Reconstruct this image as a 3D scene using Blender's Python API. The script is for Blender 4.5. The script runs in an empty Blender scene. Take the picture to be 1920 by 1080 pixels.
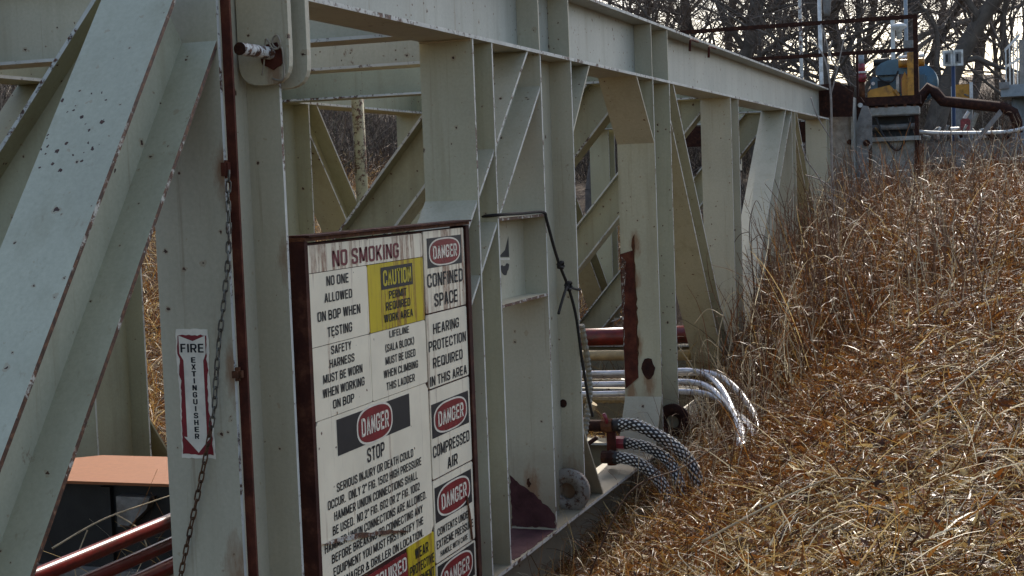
import bpy, math, random
import numpy as np
from mathutils import Vector, Matrix

random.seed(7)
S = bpy.context.scene
COL = S.collection
V = Vector

# ------------------------------------------------------------------ camera
PITCH, YAW, ROLL = math.radians(3.9696), math.radians(19.2067), math.radians(2.1)
EYE = V((0, 0, 1.8))
fw = V((-math.sin(YAW)*math.cos(PITCH), math.cos(YAW)*math.cos(PITCH), -math.sin(PITCH)))
rt = V((math.cos(YAW), math.sin(YAW), 0))
up = rt.cross(fw)
cx = rt*math.cos(ROLL) - up*math.sin(ROLL)
cy = rt*math.sin(ROLL) + up*math.cos(ROLL)
cz = -fw
cam = bpy.data.cameras.new('camera')
cam.sensor_width = 36
cam.lens = 2800/1920*36
cam.clip_start = 0.05
cam.clip_end = 2000
camo = bpy.data.objects.new('camera', cam)
camo.matrix_world = Matrix(((cx.x, cy.x, cz.x, EYE.x), (cx.y, cy.y, cz.y, EYE.y), (cx.z, cy.z, cz.z, EYE.z), (0, 0, 0, 1)))
COL.objects.link(camo)
S.camera = camo

# ------------------------------------------------------------------ light
SUN_EL, SUN_AZ = math.radians(41), math.radians(-4)   # azimuth from +Y towards +X
w = bpy.data.worlds.new('World')
S.world = w
w.use_nodes = True
nt = w.node_tree
bg = nt.nodes['Background']
sky = nt.nodes.new('ShaderNodeTexSky')
sky.sky_type = 'NISHITA'
sky.sun_disc = False
sky.sun_elevation = SUN_EL
sky.sun_rotation = SUN_AZ
sky.air_density = 0.9
sky.dust_density = 2.4
sky.ozone_density = 0.2
nt.links.new(sky.outputs[0], bg.inputs[0])
bg.inputs[1].default_value = 0.145
sun = bpy.data.lights.new('sun', 'SUN')
sun.energy = 3.1
sun.angle = math.radians(0.53)
sun.color = (1.0, 0.94, 0.84)
suno = bpy.data.objects.new('sun', sun)
sd = V((math.sin(SUN_AZ)*math.cos(SUN_EL), math.cos(SUN_AZ)*math.cos(SUN_EL), math.sin(SUN_EL)))
suno.rotation_euler = sd.to_track_quat('Z', 'Y').to_euler()
suno.location = (0, 10, 30)
COL.objects.link(suno)
S.view_settings.view_transform = 'Standard'
S.view_settings.look = 'None'
S.view_settings.gamma = 1
S.view_settings.use_curve_mapping = False
S.view_settings.exposure = 0.94


# ------------------------------------------------------------------ materials
class N:
    """small helper around a node tree"""
    def __init__(s, name):
        s.m = bpy.data.materials.new(name)
        s.m.use_nodes = True
        s.t = s.m.node_tree
        s.b = s.t.nodes['Principled BSDF']
        s.pos = None

    def n(s, kind, **k):
        x = s.t.nodes.new('ShaderNode' + kind)
        for a, v in k.items():
            setattr(x, a, v)
        return x

    def link(s, a, b):
        s.t.links.new(a, b)

    def P(s, scale=(1, 1, 1)):
        if s.pos is None:
            s.pos = s.n('NewGeometry').outputs['Position']
        if scale == (1, 1, 1):
            return s.pos
        m = s.n('VectorMath', operation='MULTIPLY')
        s.link(s.pos, m.inputs[0])
        m.inputs[1].default_value = scale
        return m.outputs[0]

    def noise(s, scale, detail=4, rough=.55, vec=(1, 1, 1), dist=0):
        x = s.n('TexNoise')
        s.link(s.P(vec), x.inputs['Vector'])
        x.inputs['Scale'].default_value = scale
        x.inputs['Detail'].default_value = detail
        x.inputs['Roughness'].default_value = rough
        x.inputs['Distortion'].default_value = dist
        return x.outputs['Fac']

    def ramp(s, fac, stops):
        r = s.n('ValToRGB')
        e = r.color_ramp.elements
        while len(e) < len(stops):
            e.new(.5)
        for i, (p, c) in enumerate(stops):
            e[i].position = p
            e[i].color = (c, c, c, 1) if not hasattr(c, '__len__') else (*c[:3], 1)
        s.link(fac, r.inputs[0])
        return r.outputs[0]

    def math(s, op, a, b=None, clamp=False):
        x = s.n('Math', operation=op, use_clamp=clamp)
        for i, v in enumerate((a, b)):
            if v is None:
                continue
            if isinstance(v, (int, float)):
                x.inputs[i].default_value = v
            else:
                s.link(v, x.inputs[i])
        return x.outputs[0]

    def mix(s, fac, a, b, mode='MIX'):
        x = s.n('MixRGB', blend_type=mode)
        for i, v in ((0, fac), (1, a), (2, b)):
            if isinstance(v, (int, float)):
                x.inputs[i].default_value = v
            elif hasattr(v, '__len__'):
                x.inputs[i].default_value = (*v[:3], 1)
            else:
                s.link(v, x.inputs[i])
        return x.outputs[0]

    def col(s, c):
        if hasattr(c, '__len__'):
            s.b.inputs['Base Color'].default_value = (*c[:3], 1)
        else:
            s.link(c, s.b.inputs['Base Color'])

    def bump(s, h, strength=.2, dist=.01):
        x = s.n('Bump')
        x.inputs['Strength'].default_value = strength
        x.inputs['Distance'].default_value = dist
        s.link(h, x.inputs['Height'])
        s.link(x.outputs[0], s.b.inputs['Normal'])

    def set(s, rough=.6, metal=0, spec=.4):
        if isinstance(rough, (int, float)):
            s.b.inputs['Roughness'].default_value = rough
        else:
            s.link(rough, s.b.inputs['Roughness'])
        s.b.inputs['Metallic'].default_value = metal
        s.b.inputs['Specular IOR Level'].default_value = spec
        return s.m


def spots(k, scale, keep, size):
    """sparse irregular spots: one in a few cells of a cell pattern carries a spot"""
    wob = k.n('TexNoise')
    k.link(k.P(), wob.inputs['Vector'])
    wob.inputs['Scale'].default_value = scale*2.2
    add = k.n('VectorMath', operation='MULTIPLY_ADD')
    k.link(wob.outputs['Color'], add.inputs[0])
    add.inputs[1].default_value = (.6/scale,)*3
    k.link(k.P(), add.inputs[2])
    v = k.n('TexVoronoi')
    v.inputs['Scale'].default_value = scale
    k.link(add.outputs[0], v.inputs['Vector'])
    sep = k.n('SeparateColor')
    k.link(v.outputs['Color'], sep.inputs[0])
    gate = k.math('LESS_THAN', sep.outputs[0], keep)
    rad = k.math('MULTIPLY', sep.outputs[1], size)
    d = k.math('LESS_THAN', v.outputs['Distance'], rad)
    halo = k.math('MULTIPLY', k.math('LESS_THAN', v.outputs['Distance'], k.math('MULTIPLY', rad, 1.8)), gate)
    return k.math('MULTIPLY', d, gate), halo


RUST_D, RUST_M, RUST_L = (.034, .015, .008), (.095, .036, .016), (.2, .085, .035)


def paint(name, base, keep=.03, cluster=None, rough=.5, grime=.35, streaks=.0, stains=()):
    k = N(name)
    big = k.ramp(k.noise(1.7, 5), [(.3, .88), (.7, 1.08)])
    c = k.mix(1.0, base, big, 'MULTIPLY')
    fine = k.ramp(k.noise(60, 6, .7), [(.3, .86), (.7, 1.1)])
    c = k.mix(.8, c, fine, 'MULTIPLY')
    st = k.ramp(k.noise(9, 4, .6, (1, 1, .07)), [(.52, 0.0), (.74, 1.0)])
    c = k.mix(k.math('MULTIPLY', st, grime), c, tuple(x*f for x, f in zip(base, (.62, .57, .48))))
    r2 = k.ramp(k.noise(4.5, 6, .7, (1, 1, .25)), [(.66, 0.0), (.8, 1.0)])
    c = k.mix(k.math('MULTIPLY', r2, .4), c, (.25, .15, .07))
    fade = k.ramp(k.noise(.9, 3, .5, (1, 1, .6)), [(.38, 0.0), (.62, 1.0)])
    c = k.mix(k.math('MULTIPLY', fade, .28), c, tuple(min(1, x*1.22+.03) for x in base))
    runs = k.ramp(k.noise(26, 5, .7, (1, 1, .035)), [(.6, 0.0), (.72, 1.0)])
    c = k.mix(k.math('MULTIPLY', runs, .34), c, (.2, .13, .065))
    bl = k.ramp(k.noise(3.1, 7, .75, (1, 1, .45)), [(.665, 0.0), (.70, .85)])
    c = k.mix(k.math('MULTIPLY', bl, k.ramp(k.noise(45, 4, .7), [(.4, 0.0), (.55, 1.0)])), c, (.15, .062, .025))
    soil = k.n('SeparateXYZ')
    k.link(k.P(), soil.inputs[0])
    low = k.ramp(k.math('ADD', k.math('MULTIPLY', soil.outputs[2], 1.0), k.math('MULTIPLY', k.noise(6, 5, .7), .5)), [(.0, .55), (.55, 0.0)])
    c = k.mix(low, c, (.17, .125, .075))
    for (px, py, pz), rad in stains:
        dv = k.n('VectorMath', operation='SUBTRACT')
        k.link(k.P(), dv.inputs[0])
        dv.inputs[1].default_value = (px, py, pz)
        sc = k.n('VectorMath', operation='MULTIPLY')
        k.link(dv.outputs[0], sc.inputs[0])
        sc.inputs[1].default_value = (1, 1, .4)
        ln = k.n('VectorMath', operation='LENGTH')
        k.link(sc.outputs[0], ln.inputs[0])
        e = k.math('ADD', ln.outputs['Value'], k.math('MULTIPLY', k.math('SUBTRACT', k.noise(34, 5, .7, (1, 1, .3)), .5), rad*1.6))
        m_ = k.n('MapRange')
        k.link(e, m_.inputs[0])
        for q_, v_ in enumerate((rad*.35, rad, .75, 0)):
            m_.inputs[q_+1].default_value = v_
        c = k.mix(m_.outputs[0], c, (.22, .10, .04))
    s1, h1 = spots(k, 26, keep, .3)
    s2, h2 = spots(k, 60, keep*.9, .34)
    s = k.math('MAXIMUM', s1, s2)
    if cluster:
        s3, h3 = spots(k, 46, .36, .46)
        sub = k.n('VectorMath', operation='DISTANCE')
        k.link(k.P(), sub.inputs[0])
        sub.inputs[1].default_value = cluster[0]
        jit = k.math('ADD', sub.outputs['Value'], k.math('MULTIPLY', k.noise(9, 2), .16))
        g = k.math('LESS_THAN', jit, cluster[1])
        s = k.math('MAXIMUM', s, k.math('MULTIPLY', s3, g))
    c = k.mix(k.math('MULTIPLY', k.math('MAXIMUM', h1, h2), .35), c, (.3, .19, .1))
    if streaks:
        rr = k.ramp(k.noise(14, 5, .7, (1, 1, .09)), [(.56, 0.0), (.68, 1.0)])
        c = k.mix(k.math('MULTIPLY', rr, streaks), c, RUST_M)
    rc = k.ramp(k.noise(70, 3), [(.35, RUST_D), (.7, RUST_M)])
    c = k.mix(s, c, rc)
    k.col(c)
    hb = k.math('SUBTRACT', k.math('MULTIPLY', k.noise(7, 3), .4), k.math('MULTIPLY', s, .6))
    k.bump(hb, .25, .004)
    return k.set(rough, 0, .35)


def worn_edge(name, base, t0=.5, t1=.6):
    """paint knocked off along the narrow edges of a flange"""
    k = N(name)
    c = k.mix(1.0, base, k.ramp(k.noise(8, 4), [(.3, .8), (.7, 1.1)]), 'MULTIPLY')
    n1 = k.math('ADD', k.noise(22, 6, .75), k.math('MULTIPLY', k.math('SUBTRACT', k.noise(2.3, 3), .5), .5))
    n1 = k.math('ADD', n1, k.math('MULTIPLY', k.math('SUBTRACT', k.noise(75, 2), .5), .12))
    f = k.ramp(n1, [(t0, 0.0), (t1, 1.0)])
    rc = k.ramp(k.noise(60, 3), [(.35, RUST_D), (.55, RUST_M), (.75, RUST_L)])
    k.col(k.mix(f, c, rc))
    return k.set(.6)


def rust(name, a=RUST_D, b=RUST_M, c=RUST_L, scale=18, rough=.85):
    k = N(name)
    k.col(k.ramp(k.noise(scale, 8, .7), [(.3, a), (.52, b), (.78, c)]))
    k.bump(k.noise(scale*4, 5, .7), .35, .004)
    return k.set(rough, 0, .2)


def plain(name, c, rough=.6, metal=0, var=.25, scale=14, bump=0, spec=.4, dirt=None):
    k = N(name)
    cc = k.mix(1.0, c, k.ramp(k.noise(scale, 6, .65), [(.28, 1-var), (.72, 1+var*.6)]), 'MULTIPLY')
    if dirt:
        cc = k.mix(k.ramp(k.noise(scale*.6, 6, .7), [(.5, 0.0), (.66, 1.0)]), cc, dirt)
    k.col(cc)
    if bump:
        k.bump(k.noise(scale*5, 4), bump, .004)
    return k.set(rough, metal, spec)


STEEL = (.44, .40, .285)
M = {}
M['steel'] = paint('grey_green_paint', STEEL, stains=(((-2.9, 8.55, -.08), .07), ((-2.74, 4.78, 1.13), .06), ((-2.75, 4.78, 1.88), .05), ((-2.73, 5.17, 2.28), .05), ((-2.84, 9.2, -.2), .1), ((-2.75, 4.78, .35), .1), ((-2.75, 5.2, 1.55), .06)))
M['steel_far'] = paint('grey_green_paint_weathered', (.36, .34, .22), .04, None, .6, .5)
M['steel_brace'] = paint('grey_green_paint_chipped', (.43, .415, .295), .03, ((-3.0, 4.2, 2.02), .27))
M['steel_streaked'] = paint('grey_green_paint_stained', (.43, .395, .265), .04, None, .5, .6, stains=(((-2.94, 11.38, 1.0), .05), ((-2.93, 11.38, .5), .05), ((-2.85, 11.38, .20), .06), ((-3.0, 11.38, .12), .05), ((-2.93, 11.38, 1.3), .05)))
M['steel_chord'] = paint('sky_tinted_chord_paint', (.40, .395, .325), .03, None, .5, .5)  # frame paint with the bluish sky light on the chord web mixed into its colour
M['edge'] = worn_edge('worn_flange_edge', (.55, .54, .47), .54, .62)
M['edge_heavy'] = worn_edge('rusty_flange_edge', (.5, .48, .4), .35, .44)
M['plate_worn'] = worn_edge('peeling_plate', (.5, .48, .42), .43, .5)
M['ring_worn'] = worn_edge('worn_ring_paint', (.27, .235, .185), .46, .56)
M['rust'] = rust('rust')
M['rust_dark'] = rust('dark_rust', (.012, .006, .005), (.035, .013, .008), (.09, .035, .016))
M['rust_red'] = rust('red_brown_rust', (.03, .009, .006), (.085, .022, .012), (.16, .055, .025), 10)
M['board_rust'] = rust('rusty_board_frame', (.022, .007, .005), (.05, .015, .009), (.15, .06, .03), 9)
M['maroon'] = rust('maroon_primer', (.035, .014, .013), (.075, .03, .03), (.11, .05, .045), 7)
M['black'] = plain('black_print', (.012, .012, .013), .55, 0, .3)
M['black_steel'] = plain('black_steel', (.022, .022, .021), .6, 0, .4, 8)
M['dark_red_print'] = plain('dark_red_print', (.14, .01, .018), .5, 0, .25)
M['red_print'] = plain('red_print', (.20, .012, .016), .45, 0, .25)
M['yellow_print'] = plain('yellow_print', (.50, .40, .018), .5, 0, .2)
M['cream_print'] = plain('cream_print', (.74, .67, .53), .5, 0, .2)
M['red_pipe'] = plain('red_pipe_paint', (.17, .018, .013), .28, 0, .4, 10, .1, .5, (.06, .02, .012))
M['red_valve'] = plain('red_valve_paint', (.28, .03, .04), .4, 0, .4, 20, .1, .5, (.05, .015, .012))
M['orange'] = plain('orange_sheet_paint', (.25, .092, .033), .75, 0, .14, 30)
M['white_hose'] = plain('pale_plastic_hose', (.62, .62, .64), .16, .35, .25, 9, 0, .8, (.3, .28, .25))
M['tan_hose'] = plain('tan_hose', (.42, .31, .16), .4, 0, .3)
M['conduit'] = plain('ribbed_conduit', (.2, .18, .13), .5, 0, .3)
M['rubber'] = plain('black_rubber', (.02, .017, .015), .5, 0, .3)
M['brown_rubber'] = plain('brown_rubber', (.05, .028, .02), .6, 0, .3)
M['rope'] = plain('dark_rope', (.025, .021, .017), .9, 0, .5, 90, .3)
M['chain'] = plain('rusty_chain', (.13, .062, .028), .6, .4, .6, 30, .2, .4, (.03, .012, .008))
M['chain_steel'] = plain('chain_steel', (.16, .15, .12), .45, .5, .5, 40, .1, .4, (.04, .018, .01))
M['pin_paint'] = worn_edge('pin_paint', (.6, .58, .52), .5, .55)
M['wire'] = plain('wire_steel', (.33, .28, .21), .5, .3, .4)
M['blue'] = plain('blue_machine_paint', (.05, .125, .175), .35, 0, .3, 6, 0, .5, (.05, .08, .09))
M['yellow'] = plain('yellow_machine_paint', (.52, .24, .025), .45, 0, .3, 8, 0, .4, (.16, .075, .02))
M['white'] = plain('white_paint', (.68, .67, .62), .5, 0, .25, 12, 0, .4, (.4, .37, .3))
M['grey'] = plain('light_grey_paint', (.32, .32, .28), .6, 0, .35, 8, .1, .35, (.2, .18, .14))
M['grey_blue'] = plain('blue_grey_paint', (.25, .28, .29), .5, 0, .25)
M['galv'] = plain('weathered_grey', (.24, .23, .21), .6, .1, .4, 9, .1, .35, (.13, .11, .09))
M['bark'] = plain('grey_bark', (.135, .112, .09), .9, 0, .45, 5, .4)
M['twig'] = plain('twig', (.18, .14, .11), .9, 0, .4, 3)
M['sapling'] = plain('pale_sapling_bark', (.30, .26, .22), .8, 0, .4, 20)
M['stalk'] = plain('straw_stalk', (.55, .43, .26), .6, 0, .3, 30)
M['weed_brown'] = plain('weed_brown', (.17, .085, .04), .7, 0, .6, 6)
M['brown_stalk'] = plain('brown_stalk', (.10, .055, .03), .8, 0, .4, 30)


def vinyl(name, base, amount):
    """sign vinyl with rust running down over it"""
    k = N(name)
    c = k.mix(1.0, base, k.ramp(k.noise(5, 5), [(.3, .88), (.7, 1.05)]), 'MULTIPLY')
    st = k.ramp(k.noise(15, 6, .7, (1, 1, .05)), [(.61-amount*.11, 0.0), (.66-amount*.11, 1.0)])
    br = k.ramp(k.noise(40, 5, .8, (1, 1, .5)), [(.36, .35), (.6, 1.0)])
    band = k.ramp(k.noise(2.6, 2, .5, (1, 1, .4)), [(.30, .3*min(amount, 1)), (.5, 1.0)])
    f = k.math('MULTIPLY', k.math('MULTIPLY', st, br), band)
    c = k.mix(k.math('MULTIPLY', f, min(.95, .45+amount*.5)), c, (.2, .07, .03))
    s, h = spots(k, 40, .03, .3)
    c = k.mix(s, c, RUST_M)
    k.col(c)
    return k.set(.45, 0, .35)


M['vinyl'] = vinyl('white_sign_vinyl', (.82, .725, .53), .3)
M['vinyl_rusty'] = vinyl('rust_stained_vinyl', (.82, .725, .53), 1.2)
M['vinyl_yellow'] = vinyl('yellow_sign_vinyl', (.56, .42, .015), 1.0)


def attr_mat(name, rough=.6, trans=0.0):
    k = N(name)
    a = k.n('Attribute', attribute_name='tint')
    k.col(a.outputs['Color'])
    m = k.set(rough, 0, .28)
    if trans:
        out = k.t.nodes['Material Output']
        tr = k.n('BsdfTranslucent')
        k.link(a.outputs['Color'], tr.inputs['Color'])
        mx = k.n('MixShader')
        mx.inputs[0].default_value = trans
        k.link(k.b.outputs[0], mx.inputs[1])
        k.link(tr.outputs[0], mx.inputs[2])
        k.link(mx.outputs[0], out.inputs['Surface'])
    return m


M['grass'] = attr_mat('dry_grass_blades', .42, .3)
M['brush'] = attr_mat('brush_stems', .85)


def ground_mat():
    k = N('ground_thatch')
    a = k.ramp(k.noise(30, 8, .75), [(.25, (.012, .007, .004)), (.5, (.04, .022, .01)), (.7, (.10, .06, .026)), (.85, (.22, .15, .07))])
    b = k.ramp(k.noise(4, 6, .7), [(.25, (.05, .035, .024)), (.55, (.11, .08, .055)), (.8, (.17, .13, .09))])
    sep = k.n('SeparateXYZ')
    k.link(k.P(), sep.inputs[0])
    far = k.ramp(k.math('ADD', k.math('MULTIPLY', sep.outputs[1], .02), k.math('MULTIPLY', k.noise(.4, 3), .12)), [(.54, 0.0), (.68, 1.0)])
    k.col(k.mix(far, a, b))
    k.bump(k.noise(60, 6, .8), .8, .03)
    return k.set(.9, 0, .15)


M['ground'] = ground_mat()


# ------------------------------------------------------------------ object helpers
ROOT = {}


def thing(name, label, cat, loc=(0, 0, 0), group=None):
    o = bpy.data.objects.new(name, None)
    o.empty_display_size = .2
    o.location = loc
    COL.objects.link(o)
    o['label'] = label
    o['category'] = cat
    if group:
        o['group'] = group
    ROOT[o.name] = V(loc)
    return o


def tag(o, label, cat, group=None):
    o['label'] = label
    o['category'] = cat
    if group:
        o['group'] = group
    return o


def mesh(name, verts, faces, mats, idx=None, smooth=False):
    me = bpy.data.meshes.new(name)
    me.from_pydata([tuple(v) for v in verts], [], faces)
    for m in mats if isinstance(mats, (list, tuple)) else [mats]:
        me.materials.append(m)
    if idx is not None:
        me.polygons.foreach_set('material_index', idx)
    if smooth:
        me.polygons.foreach_set('use_smooth', [True]*len(me.polygons))
    me.update()
    return me


def put(name, geo, mat, parent=None, smooth=False):
    """geo = (verts, faces[, material indices]) in world coordinates"""
    v, f = geo[0], geo[1]
    idx = geo[2] if len(geo) > 2 else None
    off = ROOT[parent.name] if parent else V((0, 0, 0))
    if parent:
        vv = [V(p) - off for p in v]
    else:
        c = V((0, 0, 0))
        lo = [min(p[i] for p in v) for i in range(3)]
        hi = [max(p[i] for p in v) for i in range(3)]
        c = V(((lo[0]+hi[0])/2, (lo[1]+hi[1])/2, lo[2]))
        vv = [V(p) - c for p in v]
    o = bpy.data.objects.new(name, mesh(name, vv, f, mat, idx, smooth))
    COL.objects.link(o)
    if parent:
        o.parent = parent
        ROOT[o.name] = off
    else:
        o.location = c
        ROOT[o.name] = c
    return o


def solo(name, geo, mat, label, cat, group=None, smooth=False):
    return tag(put(name, geo, mat, None, smooth), label, cat, group)


def join(*gs):
    v, f, ix = [], [], []
    for g in gs:
        b = len(v)
        v += list(g[0])
        f += [tuple(i+b for i in q) for q in g[1]]
        ix += list(g[2]) if len(g) > 2 else [0]*len(g[1])
    return v, f, ix


def box(x0, x1, y0, y1, z0, z1, bev=0.0):
    if not bev:
        v = [(x, y, z) for x in (x0, x1) for y in (y0, y1) for z in (z0, z1)]
        f = [(0, 1, 3, 2), (4, 6, 7, 5), (0, 4, 5, 1), (2, 3, 7, 6), (0, 2, 6, 4), (1, 5, 7, 3)]
        return v, f
    import bmesh
    bm = bmesh.new()
    bmesh.ops.create_cube(bm, size=1)
    for q in bm.verts:
        q.co = V((x0+(q.co.x+.5)*(x1-x0), y0+(q.co.y+.5)*(y1-y0), z0+(q.co.z+.5)*(z1-z0)))
    bmesh.ops.bevel(bm, geom=bm.edges[:], offset=bev, segments=2, affect='EDGES')
    v = [tuple(q.co) for q in bm.verts]
    f = [tuple(l.vert.index for l in q.loops) for q in bm.faces]
    bm.free()
    return v, f


def hbeam(p0, p1, ddir, depth, width, tf=.018, tw=.012, cut0=(), cut1=(), heavy=()):
    """rolled H section from p0 to p1; ddir: across the flanges; cut: planes (point, normal) that trim the ends"""
    p0, p1 = V(p0), V(p1)
    ax = (p1-p0).normalized()
    dd = V(ddir)
    dd = (dd - ax*dd.dot(ax)).normalized()
    wd = ax.cross(dd)
    if wd.x < -.5 or (abs(wd.x) < .5 and wd.y < 0):
        wd = -wd
    h, b, t = depth/2, width/2, tw/2
    prof = [(-h, -b), (-h, b), (-h+tf, b), (-h+tf, t), (h-tf, t), (h-tf, b), (h, b), (h, -b), (h-tf, -b), (h-tf, -t), (-h+tf, -t), (-h+tf, -b)]
    L = (p1-p0).length
    v0, v1 = [], []
    for a, c in prof:
        q = p0 + dd*a + wd*c
        s0, s1 = 0.0, L
        for pt, nn in cut0:
            pt, nn = V(pt), V(nn)
            s0 = max(s0, (pt-q).dot(nn)/ax.dot(nn))
        for pt, nn in cut1:
            pt, nn = V(pt), V(nn)
            s1 = min(s1, (pt-q).dot(nn)/ax.dot(nn))
        v0.append(q+ax*s0)
        v1.append(q+ax*s1)
    n = 12
    f = [tuple(range(n))[::-1], tuple(range(n, 2*n))]
    ix = [0, 0]
    for k in range(n):
        j = (k+1) % n
        f.append((k, j, n+j, n+k))
        ix.append(1 if k in (1, 5, 7, 11) else 0)
    # orientation
    if wd.dot(ax.cross(dd)) < 0:
        f = [q[::-1] for q in f]
    return v0+v1, f, ix


def tube(pts, r, n=8, caps=True, closed=False, rr=None):
    pts = [V(p) for p in pts]
    m = len(pts)
    v, f = [], []
    prev = None
    for i, p in enumerate(pts):
        if closed:
            t = (pts[(i+1) % m]-pts[i-1]).normalized()
        else:
            t = (pts[min(i+1, m-1)]-pts[max(i-1, 0)]).normalized()
        if prev is None:
            a = t.orthogonal().normalized()
        else:
            a = prev - t*prev.dot(t)
            a = a.normalized() if a.length > 1e-6 else t.orthogonal().normalized()
        prev = a
        b = t.cross(a)
        q = rr[i] if rr else r
        for k in range(n):
            an = 2*math.pi*k/n
            v.append(p + a*math.cos(an)*q + b*math.sin(an)*q)
    for i in range(m if closed else m-1):
        j = (i+1) % m
        for k in range(n):
            l = (k+1) % n
            f.append((i*n+k, i*n+l, j*n+l, j*n+k))
    if caps and not closed:
        f.append(tuple(range(n))[::-1])
        f.append(tuple((m-1)*n+k for k in range(n)))
    return v, f


def smooth_path(pts, per=6):
    pts = [V(p) for p in pts]
    out = []
    for i in range(len(pts)-1):
        p0 = pts[max(i-1, 0)]
        p1, p2 = pts[i], pts[i+1]
        p3 = pts[min(i+2, len(pts)-1)]
        for s in range(per):
            t = s/per
            out.append(.5*((2*p1)+(p2-p0)*t+(2*p0-5*p1+4*p2-p3)*t*t+(3*p1-p0-3*p2+p3)*t**3))
    out.append(pts[-1])
    return out


def prism(poly, axis, a, b):
    """extrude a 2-D outline between two positions along an axis; poly in the two other axes (x-z for 'y', y-z for 'x', x-y for 'z')"""
    def mk(p, s):
        if axis == 'y':
            return (p[0], s, p[1])
        if axis == 'x':
            return (s, p[0], p[1])
        return (p[0], p[1], s)
    n = len(poly)
    v = [mk(p, a) for p in poly]+[mk(p, b) for p in poly]
    f = [tuple(range(n)), tuple(range(n, 2*n))[::-1]]
    for k in range(n):
        j = (k+1) % n
        f.append((k, n+k, n+j, j))
    ar = sum(poly[i][0]*poly[(i+1) % n][1]-poly[(i+1) % n][0]*poly[i][1] for i in range(n))
    sgn = (ar > 0) == (b > a)
    if axis == 'y':
        sgn = not sgn
    if sgn:
        f = [q[::-1] for q in f]
    return v, f


def ring(c, axis, ro, ri, t, n=28):
    """a thick washer; axis index; c centre"""
    v, f = [], []
    u, w2 = [(1, 2), (0, 2), (0, 1)][axis]
    for s in (-t/2, t/2):
        for r in (ro, ri):
            for k in range(n):
                an = 2*math.pi*k/n
                p = list(c)
                p[axis] += s
                p[u] += r*math.cos(an)
                p[w2] += r*math.sin(an)
                v.append(tuple(p))
    A, B, C_, D = 0, n, 2*n, 3*n
    for k in range(n):
        j = (k+1) % n
        f += [(A+k, A+j, B+j, B+k), (C_+k, D+k, D+j, C_+j), (A+k, C_+k, C_+j, A+j), (B+k, B+j, D+j, D+k)]
    return v, f


# ------------------------------------------------------------------ lettering
_L, _R, _T, _B, _H = .075, .485, .93, .07, .5
_STEM = [(_L, 0), (_L, 1)]


def _rn(pts, r=.19):
    out = [V(pts[0])]
    for i in range(1, len(pts)-1):
        p, a, b = V(pts[i]), V(pts[i-1]), V(pts[i+1])
        q = min(r, (a-p).length*.5, (b-p).length*.5)
        s0, s1 = p+(a-p).normalized()*q, p+(b-p).normalized()*q
        for k in range(5):
            t = k/4
            out.append(s0*(1-t)**2+p*2*t*(1-t)+s1*t*t)
    out.append(V(pts[-1]))
    return out


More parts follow.
